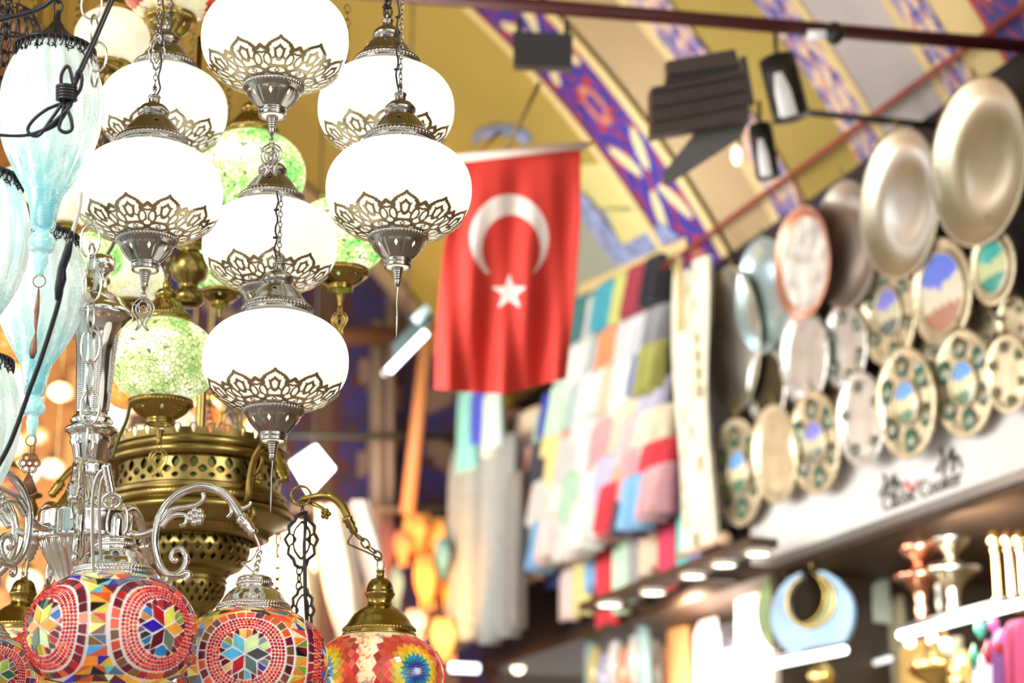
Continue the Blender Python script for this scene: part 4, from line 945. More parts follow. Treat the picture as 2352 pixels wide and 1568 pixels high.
# brass finial at lower left, dark filigree ornament at top left
r = thing('brass_finial', 'turned brass finial behind the rusty fan charm on the left', 'finial', P(70, 1160, 3.3)); mb = MB(); k = 3.3/FPX
mb.lathe([(a*k, b*k) for a, b in [(2, 900), (2, 62), (4, 60), (4, 30), (26, 26), (26, 20), (10, 14), (14, 4), (20, -8), (16, -22), (8, -34), (12, -44), (10, -60), (4, -70), (4, -200)]], 32); mb.build('turned_body', M_brassd, r)
r = thing('dark_lantern_crown', 'dark filigree lantern crown blurred in the top left corner', 'lantern', P(30, 70, 3.1)); k = 3.1/FPX
for q in range(16):
    a = 2*PI*q/16; mb = MB(); mb.tube([Vector((math.cos(a)*60*k*s_, math.sin(a)*60*k*s_, z*k)) for s_, z in [(.3, 60), (.7, 45), (1, 10), (.9, -25), (.6, -45), (.75, -60)]], 2.6*k, 5); mb.build('scroll', M_dark, r)
for z, rr in ((12, 60), (-30, 56)): mb = MB(); mb.tube([(math.cos(a)*rr*k, math.sin(a)*rr*k, z*k) for a in np.linspace(0, 2*PI, 32, endpoint=False)], 3.4*k, 6, closed=True); mb.build('hoop', M_dark, r)
mb = MB(); link_chain(mb, (0, 0, .04), (0, 0, .16), .02, .012, .0018); mb.build('chain', M_dark, r)
r = thing('dark_chain', 'dark chain of round links hanging at the top left edge', 'chain', P(12, 110, 2.9)); mb = MB(); link_chain(mb, (0, 0, .1), (0, 0, -.09), .026, .016, .002); mb.build('links', M_dark, r)
# ================================================================== the arcade: vault, walls, floor
VS, VZ, VR = 3.3, 2.15, 3.8
UMIN, UEND = -7.5, 4.72
def VA(u, s, off=0.0):                               # point on the vault at u, s metres out from the right wall
    th = math.acos(max(-1, min(1, (VS-s)/VR))); return W(u, 0, VS)-NV*((VR-off)*math.cos(th))+Vector((0, 0, VZ+(VR-off)*math.sin(th)))
def vpix(px, py, off=0.0):
    r = ray(px, py); a = r.dot(NV); b = (CAM-WB).dot(NV)-VS; c = CAM.z-VZ; R = VR-off
    A_ = a*a+r.z**2; B_ = 2*(a*b+r.z*c); C_ = b*b+c*c-R*R; t = (-B_+math.sqrt(B_*B_-4*A_*C_))/(2*A_); return CAM+r*t
M_yellow = pmat('ochre_plaster', srgb(166, 144, 66), .75, noise=.16, nscale=.9, bump=.1, bscale=3)
M_beige = pmat('beige_plaster', srgb(176, 152, 112), .75, noise=.15, nscale=1.5)
M_greyp = pmat('lilac_grey_plaster', srgb(182, 174, 172), .75, noise=.18, nscale=2.5)
M_cream = pmat('cream_border_paint', srgb(214, 192, 134), .7)
M_cwall = pmat('grey_green_plaster', srgb(150, 155, 140), .8, noise=.15, nscale=1.5)
M_paint = pmat('painted_arabesque', (1, 1, 1), .6, attr=True)
def vstrip(name, u0, u1, s0, s1, mat, off=0.0, nu=1, ns=40, fn=None, smooth=True):
    mb = MB(); us = [u0+(u1-u0)*i/nu for i in range(nu+1)]; ss = [s0+(s1-s0)*(j/ns) for j in range(ns+1)]
    vs = [VA(u, s, off) for u in us for s in ss]; 
    if fn is None: mb.add(vs, [(i*(ns+1)+j, i*(ns+1)+j+1, (i+1)*(ns+1)+j+1, (i+1)*(ns+1)+j) for i in range(nu) for j in range(ns)])
    else:
        o = len(mb.v); mb.v += [tuple(v) for v in vs]
        for i in range(nu):
            for j in range(ns):
                mb.f.append([i*(ns+1)+j, i*(ns+1)+j+1, (i+1)*(ns+1)+j+1, (i+1)*(ns+1)+j]); mb.c.append(fn((us[i]+us[i+1])/2, (ss[j]+ss[j+1])/2)); mb.m.append(0)
    return struct(mb.build(name, mat))
SB = .0
vstrip('ceiling', UMIN, UEND, SB, 2*VS, M_yellow, ns=60, nu=30)
def arabesque(cu, hw, period, base=(.035, .028, .26), dark=(.03, .02, .19)):
    def f(u, s):
        x = (u-cu)/hw; t = (s/period) % 1; y = (t-.5)*period/hw       # units of half width
        for sx in (-1, 1):
            for sy in (-1, 1):
                a, b = x-sx*.42, y-sy*.42; l = (a*sx+b*sy)/1.414; w_ = (a*sx-b*sy)/1.414
                if (l/.40)**2+(w_/.15)**2 < 1: return srgb(214, 200, 150)
        d = math.hypot(x, abs(y)-period/hw/2); e = math.hypot(abs(x)-.85, y)
        q = math.sin(5.2*x+2.2*math.sin(4.1*y))*math.sin(4.6*y+2.0*math.sin(3.7*x))
        if abs(q) < .13 or abs(x) > .94: return srgb(165, 48, 48)
        if abs(d-.28) < .09: return srgb(190, 120, 90)
        return base if math.sin(9*x+3*y)*math.sin(7*y) > -.3 else dark
    return f
def floral(seed):
    rnd = random.Random(seed); tab = {}
    def f(u, s):
        a = math.sin(u*61+math.sin(s*43)*1.6)*math.sin(s*57+math.sin(u*49)*1.8); 
        if a > .38: return srgb(226, 196, 158)
        if a < -.42: return srgb(78, 66, 140)
        if math.sin(u*90+s*31) > .75: return srgb(196, 130, 120)
        return srgb(158, 146, 176)
    return f
n_ = [0]
def trim(u0, u1, s0, s1, mat, off=.012, **k):
    n_[0] += 1; return vstrip(f'trim_{n_[0]}', u0, u1, s0, s1, mat, off, **k)
S1 = 3.4
trim(1.77, 2.12, SB, S1, M_paint, .02, nu=36, ns=330, fn=arabesque(1.945, .175, .46), smooth=False)
trim(2.12, 2.17, SB, S1, M_cream, .03); trim(1.71, 1.77, SB, S1, M_cream, .03)
trim(1.36, 1.71, SB, S1, M_beige, .008)
trim(1.31, 1.36, SB, S1, M_cream); trim(1.12, 1.31, SB, S1, M_paint, .012, nu=16, ns=260, fn=floral(2)); 
trim(.52, .56, SB, S1, M_cream); trim(.56, .72, SB, S1, M_paint, .012, nu=14, ns=260, fn=floral(5)); trim(.18, .52, SB, S1, M_greyp, .008)
trim(.14, .18, SB, S1, M_cream); trim(.0, .14, SB, S1, M_paint, .012, nu=14, ns=260, fn=floral(7)); trim(-.17, 0, SB, S1, M_cream, .008)
trim(-.62, -.17, SB, S1, M_paint, .02, nu=36, ns=330, fn=arabesque(-.4, .22, .5), smooth=False)
trim(4.52, UEND, SB, 6.0, M_beige, .03)
# painted panel and blue border on the vault foot beyond the big rib, right of the flag
def vpoly(name, pts, mat, off=.014, attr=None):
    mb = MB(); p = [vpix(x, y, off) for x, y in pts]; q = [vpix(x, y, 0.0) for x, y in pts]; n = len(p)
    mb.add(p+q, [tuple(range(n))]+[(i, n+i, n+(i+1) % n, (i+1) % n) for i in range(n)]); n_[0] += 1; return struct(mb.build(f'trim_{n_[0]}', mat, smooth=False))
M_bluefl = pmat('blue_floral_border', srgb(140, 152, 190), .7, noise=.5, nscale=22)
M_paley = pmat('pale_yellow_plaster', srgb(208, 198, 128), .75, noise=.1, nscale=2)
vpoly('t', [(1322, 380), (1400, 372), (1450, 400), (1500, 470), (1322, 482)], M_paley, .006)
vpoly('t', [(1300, 480), (1560, 480), (1600, 560), (1560, 640), (1300, 760)], M_cwall, .006)
vpoly('t', [(1392, 482), (1510, 486), (1545, 520), (1432, 580)], M_paley, .018)
vpoly('t', [(1335, 440), (1362, 470), (1438, 575), (1420, 618), (1328, 490)], M_bluefl, .022); vpoly('t', [(1420, 618), (1410, 575), (1520, 512), (1560, 545)], M_bluefl, .026)
vpoly('t', [(1330, 682), (1330, 655), (1575, 545), (1578, 572)], M_cream, .03)

# right wall above the shop soffit, dark boards; floor; end wall
M_darkwall = pmat('dark_brown_boards', (.018, .012, .012), .6)
M_soffit = pmat('brown_soffit', srgb(70, 48, 30), .6, noise=.2, nscale=3)
M_stone = pmat('worn_stone_floor', srgb(170, 160, 145), .55, noise=.2, nscale=2)
def slab(name, u0, u1, h0, h1, o0, o1, mat, kind='structure', parent=None):
    mb = MB(); c = [W(u, h, o) for u in (u0, u1) for h in (h0, h1) for o in (o0, o1)]
    mb.add(c, [(0, 1, 3, 2), (4, 6, 7, 5), (0, 4, 5, 1), (2, 3, 7, 6), (0, 2, 6, 4), (1, 5, 7, 3)]); o = mb.build(name, mat, parent, smooth=False)
    if kind: o['kind'] = kind
    return o
slab('wall_right', UMIN, UEND, 2.80, 4.05, -.12, 0, M_darkwall)
slab('trim_soffit'.replace('soffit', '90'), UMIN, UEND, 2.76, 2.80, -1.6, 0, M_soffit)
M_shopwall = pmat('shop_back_wall', srgb(125, 98, 66), .6, noise=.3, nscale=2)
slab('wall_shop', UMIN, UEND, 0, 2.76, -1.72, -1.6, M_shopwall)
slab('floor', UMIN, UEND+3, -.05, 0, -1.7, 8, M_stone)
slab('trim_91', 1.50, 1.56, 0, 2.76, -1.6, -.02, pmat('dark_wood_post', srgb(70, 58, 44), .5)); slab('trim_92', .62, .68, 0, 2.76, -1.2, -.9, pmat('shop_post', srgb(130, 118, 95), .5))
# end wall: painted blue panels with posts
mb = MB(); gu, gh = 150, 150; F2 = arabesque(0, .42, 1.15, (.026, .02, .12), (.022, .016, .075))
for i in range(gu):
    for j in range(gh):
        s0, s1 = -.1+6.8*i/gu, -.1+6.8*(i+1)/gu; h0, h1 = 2.15+3.85*j/gh, 2.15+3.85*(j+1)/gh
        x = ((i+.5)/gu*6.8) % .96-.48; col = F2(x, (h0+h1)/2); 
        if col[0] > .5: col = srgb(118, 98, 88)
        if col[0] > .3 and col[1] < .1: col = srgb(66, 34, 42)
        if abs(x) > .43: col = srgb(84, 62, 50)
        if s0 > 2.05: col = [srgb(176, 120, 62), srgb(150, 96, 54), srgb(196, 150, 90)][int(abs(math.sin(i*.37)*math.cos(j*.23+i*.1))*2.99)]
        mb.add([W(UEND, h0, s0), W(UEND, h0, s1), W(UEND, h1, s1), W(UEND, h1, s0)], [(0, 1, 2, 3)], col)
wbk = struct(mb.build('wall_back', M_paint, smooth=False))
slab('wall_end', UEND, UEND+.1, 0, 2.2, -.1, 6.8, pmat('warm_shop_back', srgb(190, 120, 70), .6, noise=.5, nscale=2.2))
M_post = pmat('grey_brown_metal_post', srgb(120, 105, 95), .5)
def bar(name, label, p0, p1, r, mat, cat, flat=1.0, group=None):
    root = thing(name, label, cat, p0, 0, group); mb = MB(); mb.tube([Vector((0, 0, 0)), p1-p0], r, 10, flat=flat); mb.build('bar', mat, root); return root
def EP(px, py, du=0.0):                              # pixel on a plane du metres before the end wall
    r = ray(px, py); pt = W(UEND-du, 0, 0); t = (pt-CAM).dot(DV)/r.dot(DV); return CAM+r*t
bar('steel_post', 'wide grey-brown post in front of the blue painted end wall, left of the tube light', EP(868, 740, .25), EP(868, 1300, .25), .045, M_post, 'post')
bar('steel_post', 'narrow warm brown post standing right beside the wide grey-brown post', EP(897, 700, .3), EP(897, 1250, .3), .022, M_post, 'post')
bar('cross_beam', 'brown horizontal beam crossing the blue painted end wall near its arch', EP(560, 772, .3), EP(905, 772, .3), .05, pmat('brown_beam', srgb(95, 66, 52), .5), 'beam')
bar('cross_rail', 'thin dark rail crossing the end wall beside the bottom of the flag', EP(560, 1000, .4), EP(1110, 1003, .4), .018, pmat('dark_rail', (.03, .035, .035), .4), 'rail')
bar('cross_rail', 'lower pinkish rail crossing the end wall above the orange goods', EP(600, 1165, .4), EP(1060, 1172, .4), .02, M_post, 'rail')
bar('slanted_pole', 'tan slanted pole beside the left edge of the red flag', EP(985, 740, .5), EP(935, 1180, .5), .035, pmat('tan_pole', srgb(205, 140, 95), .5), 'pole')

# ---------------------------------------------------------------- rails and lights overhead
M_redpaint = pmat('dark_red_steel', (.075, .012, .012), .45); M_redrod = pmat('red_rod_paint', srgb(150, 66, 52), .4)
bar('red_rail', 'dark red steel rail crossing the top of the arcade with floodlights on it', P(700, -30, 5.3), P(2420, 112, 5.75), .021, M_redpaint, 'rail')
bar('red_rod', 'slim red rod above the hanging trays, running back toward the flag', W(-.8, 4.07, .12), W(2.12, 4.08, .12), .011, M_redrod, 'rod')
bar('black_rod', 'black rod behind the cylinder spotlight above the trays', P(1820, 255, 6.2), P(2180, 292, 6.3), .011, M_black, 'rod')
M_blackbox = pmat('black_lamp_housing', (.012, .011, .012), .4); M_brownbox = pmat('brown_lamp_housing', (.048, .026, .02), .5); M_grey = pmat('grey_visor', (.10, .095, .095), .45)
M_face = pmat('white_reflector', (.8, .8, .82), .25, emit=(1, 1, 1), es=.25)
def quadbox(pts, D, th, mat, name, parent, base):    # solid body with a given four-sided face, th metres deep
    mb = MB(); a = [P(x, y, D)-base for x, y in pts]; b = [P(x, y, D)+AF*th-base for x, y in pts]; n = len(a)
    mb.add(a+b, [tuple(range(n)), tuple(range(2*n-1, n-1, -1))]+[(i, n+i, n+(i+1) % n, (i+1) % n) for i in range(n)]); return mb.build(name, mat, parent, smooth=False)
r = thing('floodlight', 'square black floodlight hanging from the dark red rail', 'floodlight', P(1245, 110, 5.5)); b_ = r.location
quadbox([(1178, 72), (1316, 78), (1314, 156), (1180, 150)], 5.42, .10, M_blackbox, 'housing', r, b_); quadbox([(1186, 40), (1200, 40), (1200, 80), (1186, 80)], 5.45, .02, M_blackbox, 'bracket', r, b_); quadbox([(1296, 44), (1308, 44), (1308, 84), (1296, 84)], 5.45, .02, M_blackbox, 'bracket', r, b_)
r = thing('ribbed_floodlight', 'large brown ribbed floodlight with a grey visor, right of the blue arch', 'floodlight', P(1610, 220, 5.3)); b_ = r.location
quadbox([(1497, 200), (1712, 158), (1722, 275), (1498, 312)], 5.2, .16, M_brownbox, 'housing', r, b_)
quadbox([(1532, 140), (1688, 112), (1700, 150), (1536, 172)], 5.22, .10, M_brownbox, 'top_box', r, b_); quadbox([(1534, 165), (1700, 140), (1702, 160), (1534, 186)], 5.24, .12, M_blackbox, 'cooling_gap', r, b_)
for k in range(3):
    y = 205+k*34; quadbox([(1500, y), (1716, y-40), (1716, y-34), (1500, y+6)], 5.18, .03, M_brownbox, 'rib', r, b_)
quadbox([(1600, 300), (1722, 276), (1700, 318), (1530, 428), (1520, 400)], 5.28, .03, M_grey, 'visor', r, b_)
quadbox([(1700, 130), (1714, 128), (1734, 240), (1722, 242)], 5.3, .02, M_blackbox, 'bracket', r, b_)
def spot_can(label, p0, p1, w_, D):
    r = thing('cylinder_spotlight', label, 'spotlight', P(*p0, D), 0); b_ = r.location; q0, q1 = P(*p0, D)-b_, P(*p1, D)-AF*.03-b_
    mb = MB(); mb.tube([q0+(q1-q0)*t for t in (0, .03, .3, .9, 1)], [w_*.8, w_, w_, w_, w_*1.02], 24); mb.build('housing', M_blackbox, r)
    mb = MB(); side = -AX*w_*.25-AF*w_*.93; mb.tube([q0+(q1-q0)*.3+side, q0+(q1-q0)*.6+side*1.02, q0+(q1-q0)*.98+side], [w_*.25, w_*.45, w_*.5], 12, flat=.4); mb.build('reflective_front', M_face, r)
    mb = MB(); mb.tube([q0+Vector((0, 0, .07)), q0], .006, 8); mb.build('stem', M_blackbox, r); return r
spot_can('black cylinder spotlight with white front hanging above the trays', (1783, 130), (1815, 275), .052, 5.6)
spot_can('white-fronted cylinder spotlight hanging lower, beside the ribbed floodlight', (1745, 285), (1762, 410), .034, 5.7)
r = thing('small_fitting', 'small black and white lamp fitting clamped on the dark red rail', 'lamp fitting', P(1905, 80, 5.55)); mb = MB(); mb.sphere((.015, 0, .005), .026, 14, 8, (1, 1, 1.3)); mb.build('black_cap', M_blackbox, r); mb = MB(); mb.tube([(-.06, 0, 0), (-.01, 0, 0)], .014, 12); mb.build('white_lens', M_face, r)
r = thing('small_bulb', 'small warm bulb below the ribbed floodlight', 'bulb', P(1692, 350, 5.8)); mb = MB(); mb.sphere((0, 0, -.01), .016, 14, 10, (1, 1, 1.9)); mb.build('glass', pmat('warm_bulb', (1, .9, .7), .3, emit=(1, .92, .75), es=1.6), r); mb = MB(); mb.tube([(0.005, 0, .02), (.008, 0, .06)], .011, 10); mb.build('socket', M_cream, r)
M_led = pmat('cool_led', (1, 1, 1), .4, emit=(.90, .98, 1), es=9, light=True); M_led2 = pmat('cool_led_tube', (1, 1, 1), .4, emit=(.92, 1, 1), es=4.5)
r = thing('diamond_floodlight', 'bright diamond-shaped LED floodlight left of the orange goods, behind the brass arm', 'floodlight', P(718, 1078, 6.5)); b_ = r.location
quadbox([(724, 1022), (768, 1076), (711, 1138), (666, 1062)], 6.5, .02, M_led, 'led_panel', r, b_); quadbox([(722, 1019), (770, 1078), (710, 1141), (662, 1060)], 6.525, .05, M_grey, 'housing', r, b_)
r = thing('tube_light', 'slanted white tube light with a dark teal housing left of the flag', 'tube light', P(936, 806, 6.6)); b_ = r.location
mb = MB(); mb.tube([P(892, 852, 6.6)-b_, P(980, 762, 6.6)-b_], .014, 12); mb.build('tube', M_led2, r); quadbox([(900, 790), (960, 730), (1002, 722), (985, 748), (905, 830)], 6.66, .05, pmat('teal_housing', (.06, .10, .10), .4), 'housing', r, b_)
mb = MB(); mb.sphere(P(885, 856, 6.6)-b_, .014, 10, 8); mb.build('end_cap', pmat('pale_cap', (.5, .5, .55), .4), r); mb = MB(); mb.tube([P(952, 738, 6.6)-b_, P(985, 705, 6.6)-b_], .016, 10); mb.build('second_tube', pmat('dim_tube', (.55, .8, .8), .3, es=.3), r)

# ---------------------------------------------------------------- the flag
Df = 5.6; fr = thing('flag', 'red flag with a white crescent and star hanging from a white rod', 'flag', P(1190, 350, Df)); fb = fr.location
fx = np.linspace(0, 1, 171); fy = np.linspace(0, 1, 281)
XL = lambda v: interp(v, [0, .4, .75, 1], [1062, 1018, 1002, 998]); XR = lambda v: interp(v, [0, .3, .7, 1], [1334, 1334, 1318, 1300])
YT = lambda u: 362-22*u; YB = lambda u: interp(u, [0, .25, .55, .7, 1], [893, 900, 905, 892, 868])
def fpx(u, v): return XL(v)+(XR(v)-XL(v))*u, YT(u)+(YB(u)-YT(u))*v
def fmap(u, v):
    x, y = fpx(u, v); d = .020*v**.6*math.sin(u*15+v*3.0)+.012*v*math.sin(u*31-v*5)+.05*u; return P(x, y, Df+d)-fb
PX = np.zeros((171, 281)); PY = np.zeros((171, 281))
for i, u in enumerate(fx):
    for j, v in enumerate(fy): PX[i, j], PY[i, j] = fpx(u, v)
o_ = np.hypot((PX-1170)/90, (PY-547)/101)-1; i_ = np.hypot((PX-1174)/67.0, (PY-572)/79.0)-1
cres = np.maximum(o_, -i_)*50; cres = np.maximum(cres, PY-628)
ang = np.arctan2(PX-1170, -(PY-672)); rr_ = np.hypot((PX-1170)/43, (PY-672)/45); k5 = np.mod(ang+PI/5, 2*PI/5)-PI/5
star = (rr_*np.cos(np.abs(k5)-0)/1.0); a5 = PI/5; t5 = np.abs(k5)
star = rr_*(math.sin(a5)*np.cos(t5)*1.0+(1/.40-math.cos(a5))*np.sin(t5)) - math.sin(a5)
white = np.minimum(cres, star*30)
mb = MB(); mb.iso(-white, fx.tolist(), fy.tolist(), fmap); mb.mi = 1; mb.iso(white, fx.tolist(), fy.tolist(), fmap)
M_flag = pmat('red_flag_cloth', srgb(205, 52, 42), .75); M_flagw = pmat('white_flag_cloth', srgb(235, 225, 220), .7)
mb.build('cloth', [M_flag, M_flagw], fr, solid=.003)
mb = MB(); mb.tube([P(1035, 365, Df-.005)-fb, P(1348, 333, Df-.005)-fb], .012, 12); mb.build('sleeve', pmat('white_sleeve', srgb(226, 205, 195), .6), fr)
mb = MB(); mb.tube([P(1348, 333, Df)-fb, P(1368, 325, Df)-fb], .007, 10); mb.build('rod_tip', pmat('yellow_rod', srgb(225, 175, 60), .4), fr)
for x0, y0, x1, y1 in [(1090, 358, 1150, 300), (1235, 345, 1252, 170)][:1]+[(1160, 348, 1240, 190)]:
    mb = MB(); mb.tube([P(x0, y0, Df)-fb, P(x1, y1, Df)-fb], .006, 8); mb.build('suspension_rope', pmat('brown_rope', srgb(130, 105, 60), .7), fr)
mb = MB(); mb.tube([vpix(1150+62*math.cos(t), 325-28*math.sin(t), .02) for t in np.linspace(0, PI, 14)], .03, 6, flat=.3); n_[0] += 1; struct(mb.build(f'trim_{n_[0]}', M_bluefl))
def suspend(o, px, py, D, h=2.2, r=.003, mat=None):
    p = P(px, py, D); mb = MB(); mb.tube([p-o.location, p-o.location+Vector((0, 0, h))], r, 6); mb.build('suspension_cable', mat or M_black, o)
# local light spilling on the rib foot, orange shop light at the end wall
def small_light(name, loc, power, col, size=.15, tgt=None):
    return area(name, loc, tgt if tgt else loc+Vector((0, 0, -1)), size, power, col)
small_light('orange_shop_light', EP(900, 1420, .9), 13, (1, .42, .12), .5, EP(1010, 1120, 0)); small_light('rib_spotlight', VA(1.9, .35, .6), 3.2, (.75, .85, 1), .2, VA(1.9, .0))
small_light('warm_shop_light', EP(500, 1300, 1.6), 50, (1, .80, .55), .8, EP(400, 1200, 0))

for o in [q for q in C.objects if q.name.startswith(('diamond_floodlight', 'tube_light')) and not q.parent]: mb = MB(); vz = VZ+math.sqrt(VR**2-(VS-(o.location-WB).dot(NV))**2)-o.location.z; mb.tube([Vector((0, 0, .04)), Vector((0, 0, vz-.03))], .003, 6); mb.build('suspension_cable', M_black, o)
# ================================================================== hanging trays and plates
def wall_frame(px, py, off):
    return WP(px, py, off), wp(px, py, off)[2]
RW = Matrix((tuple(-DV), tuple(-NV*1.0), (0, 0, 1))).transposed()    # local x along the wall, local y into the wall, z up
def wall_thing(name, label, cat, loc, group=None, tilt=0, yaw=0):
    o = thing(name, label, cat, loc, 0, group); M = RW.copy(); M = M @ Matrix.Rotation(yaw, 3, 'Z') @ Matrix.Rotation(tilt, 3, 'X'); o.rotation_euler = M.to_euler(); return o
M_tray = pmat('worn_silver_gilt_tray', (.70, .65, .50), .38, .95, noise=.25, nscale=4); M_trayw = pmat('bright_silver_tray', (.80, .77, .66), .36, .95, noise=.2, nscale=5)
M_trayb = pmat('dull_tin_tray', (.52, .48, .42), .42, .9, noise=.15, nscale=4); M_blue = pmat('pale_blue_tin_tray', (.50, .66, .68), .32, .75, noise=.12, nscale=5)
M_copper = pmat('copper_rim', (.85, .42, .28), .3, .8); M_engr = pmat('painted_ivory_centre', (.72, .68, .62), .5, 0, noise=.55, nscale=18)
M_gilt = pmat('cream_gilt_plate', (.80, .70, .48), .35, .6, noise=.25, nscale=16); M_silver = pmat('silvered_plate', (.84, .84, .80), .36, .75, noise=.25, nscale=14)
M_med = pmat('painted_medallion', (1, 1, 1), .3, attr=True, coat=.4)
Rx = Matrix.Rotation(math.radians(90), 4, 'X')       # lathe axis -> facing the arcade (local -y)
def tray(label, px, py, hpx, wpx, mats, cat='tray', group='round trays and plates on the right wall', deep=.05, kind='hanging_tray', off=.14, elong=1.0):
    loc, D = wall_frame(px, py, off); R = hpx/2*D/FPX; o = wall_thing(kind, label, cat, loc, group, tilt=math.radians(4)); d = deep*R*2
    m0, m1 = mats; mb = MB()
    wexp = hpx*.5*wpx/(hpx*.5)
    S_ = Matrix.Scale(elong, 4, Vector((1, 0, 0)))
    mb.lathe([(R*.80, -.0), (R*.86, d*.3), (R*.96, d*.8), (R, d), (R*1.0, d*.7), (R*.97, d*.3), (R*.86, -d*.5), (R*.3, -d*.6), (0, -d*.6)], 64, M=S_ @ Rx); mb.build('rim', m0, o)
    mb = MB(); mb.lathe([(R*.81, .001), (R*.76, -d*.25), (R*.5, -d*.32), (R*.46, -d*.2), (R*.2, -d*.25), (0, -d*.22)][::-1], 64, M=S_ @ Rx); mb.build('dish', m1, o)
    mb = MB(); mb.tube([(-.012, .01, R-.01), (0, .0, R+.05), (.012, .01, R-.01)], .003, 6); mb.build('hanging_wire', M_brassd, o)
    return o
TR = [('large gilt round tray at the upper right corner, biggest of the wall display', 2262, 372, 392, 215, (M_tray, M_tray), .06, 1),
      ('gilt round tray left of the biggest one, just under the red rod', 2077, 468, 348, 164, (M_tray, M_trayw), .05, 1),
      ('dull tin tray half hidden behind the gilt tray, right of the copper-rimmed plate', 1950, 562, 300, 122, (M_trayb, M_trayb), .05, .95),
      ('copper-rimmed round plate with painted ivory centre under the red rod', 1848, 604, 264, 124, (M_copper, M_engr), .04, 1),
      ('pale blue tin round tray left of the copper-rimmed plate', 1762, 680, 268, 132, (M_blue, M_blue), .06, 1),
      ('tall oblong gilt tray beside the ivory hanging banner', 1692, 780, 342, 126, (M_tray, M_trayw), .04, .80)]
for i, (lab, px, py, h, w_, ms, dp, el) in enumerate(TR): tray(lab, px, py, h, w_, ms, deep=dp, off=.14+.02*(i in (0, 1, 3))+.03*(i == 3), elong=el, kind='hanging_tray' if i != 3 else 'hanging_plate')
def disc(mb, cx, cz, rx, rz, y, pal, n=20, rings=4):
    """slightly domed painted disc; pal(z fraction, x fraction) gives the picture's colour"""
    vs = [(cx, y-.008, cz)]; fs = []
    for k in range(1, rings+1):
        for i in range(n): a = 2*PI*i/n; vs.append((cx+rx*k/rings*math.cos(a), y-.008*(1-(k/rings)**2), cz+rz*k/rings*math.sin(a)))
    for i in range(n): mb.add([vs[0], vs[1+i], vs[1+(i+1) % n]], [(0, 1, 2)], pal(math.sin(2*PI*(i+.5)/n)*.15, 0))
    for k in range(1, rings):
        for i in range(n):
            j = (i+1) % n; a = 2*PI*(i+.5)/n; f = (k+.5)/rings
            mb.add([vs[1+(k-1)*n+i], vs[1+k*n+i], vs[1+k*n+j], vs[1+(k-1)*n+j]], [(0, 1, 2, 3)], pal(math.sin(a)*f, math.cos(a)*f))
def pic(sky, mid, low): 
    def f(z, x): return sky if z > .12+.25*abs(x) or z > .5 else (mid if z > -.35 else low)
    return f
SKY = pic((.18, .42, .85), (.80, .72, .45), (.10, .22, .14)); VIO = pic((.25, .26, .80), (.62, .60, .42), (.12, .16, .16)); TEAL = pic((.05, .42, .38), (.55, .62, .35), (.03, .28, .24)); DK = pic((.07, .08, .05), (.16, .14, .06), (.02, .09, .06)); GN = pic((.02, .12, .10), (.14, .18, .07), (.01, .10, .08))
BLUEP = pic((.14, .22, .80), (.72, .68, .55), (.45, .22, .16))
def plate(label, px, py, hpx, centre, csz, ovals, mat, off=.10, dz=0, rim=True, osz=.21, orad=.68, dark=False):
    loc, D = wall_frame(px, py, off); R = hpx*1.08/2*D/FPX; o = wall_thing('ornamental_plate', label, 'plate', loc, 'ornamental plates on the right wall', tilt=math.radians(5)); d = .05*R*2
    mb = MB(); seg = 96
    prof = [(R*.74, 0), (R*.82, d*.5), (R*.9, d*.8), (R*.97, d*.9), (R, d*.6), (R*.98, d*.2), (R*.8, -d*.4), (0, -d*.4)]
    mb.lathe(prof, seg, lambda j, a, z: 1+(.012*math.sin(24*a) if 1 <= j <= 4 else 0), M=Rx); mb.build('rim', mat, o)
    mb = MB(); mb.lathe([(0, .0), (R*.4, .001), (R*.62, d*.1), (R*.75, .0)], 64, M=Rx); mb.build('face', mat if not dark else pmat('dark_patina_face', (.10, .075, .04), .4, .7, noise=.4, nscale=20), o)
    if centre:
        csz = csz*(1.16 if csz < .5 else 1); mb = MB(); disc(mb, 0, -0, R*csz, R*csz*1.0, -.006, centre, 28, 7); mb.build('painted_picture', M_med, o)
        mb = MB(); mb.tube([(R*csz*1.02*math.cos(a), -.010, R*csz*1.02*math.sin(a)) for a in np.linspace(0, 2*PI, 32, endpoint=False)], .005, 6, closed=True); mb.build('picture_ring', mat, o)
    for k in range(ovals):
        a = PI/2+2*PI*k/ovals; cx, cz = math.cos(a)*R*orad, math.sin(a)*R*orad; mb = MB()
        disc(mb, cx, cz, R*osz*.95, R*osz*1.05, -.012, [DK, GN][k % 2], 14, 3); mb.build('painted_oval', M_med, o)
    mb = MB(); mb.tube([(-.01, .01, R*.98), (0, .0, R+.04), (.01, .01, R*.98)], .003, 6); mb.build('hanging_wire', M_brassd, o)
    return o
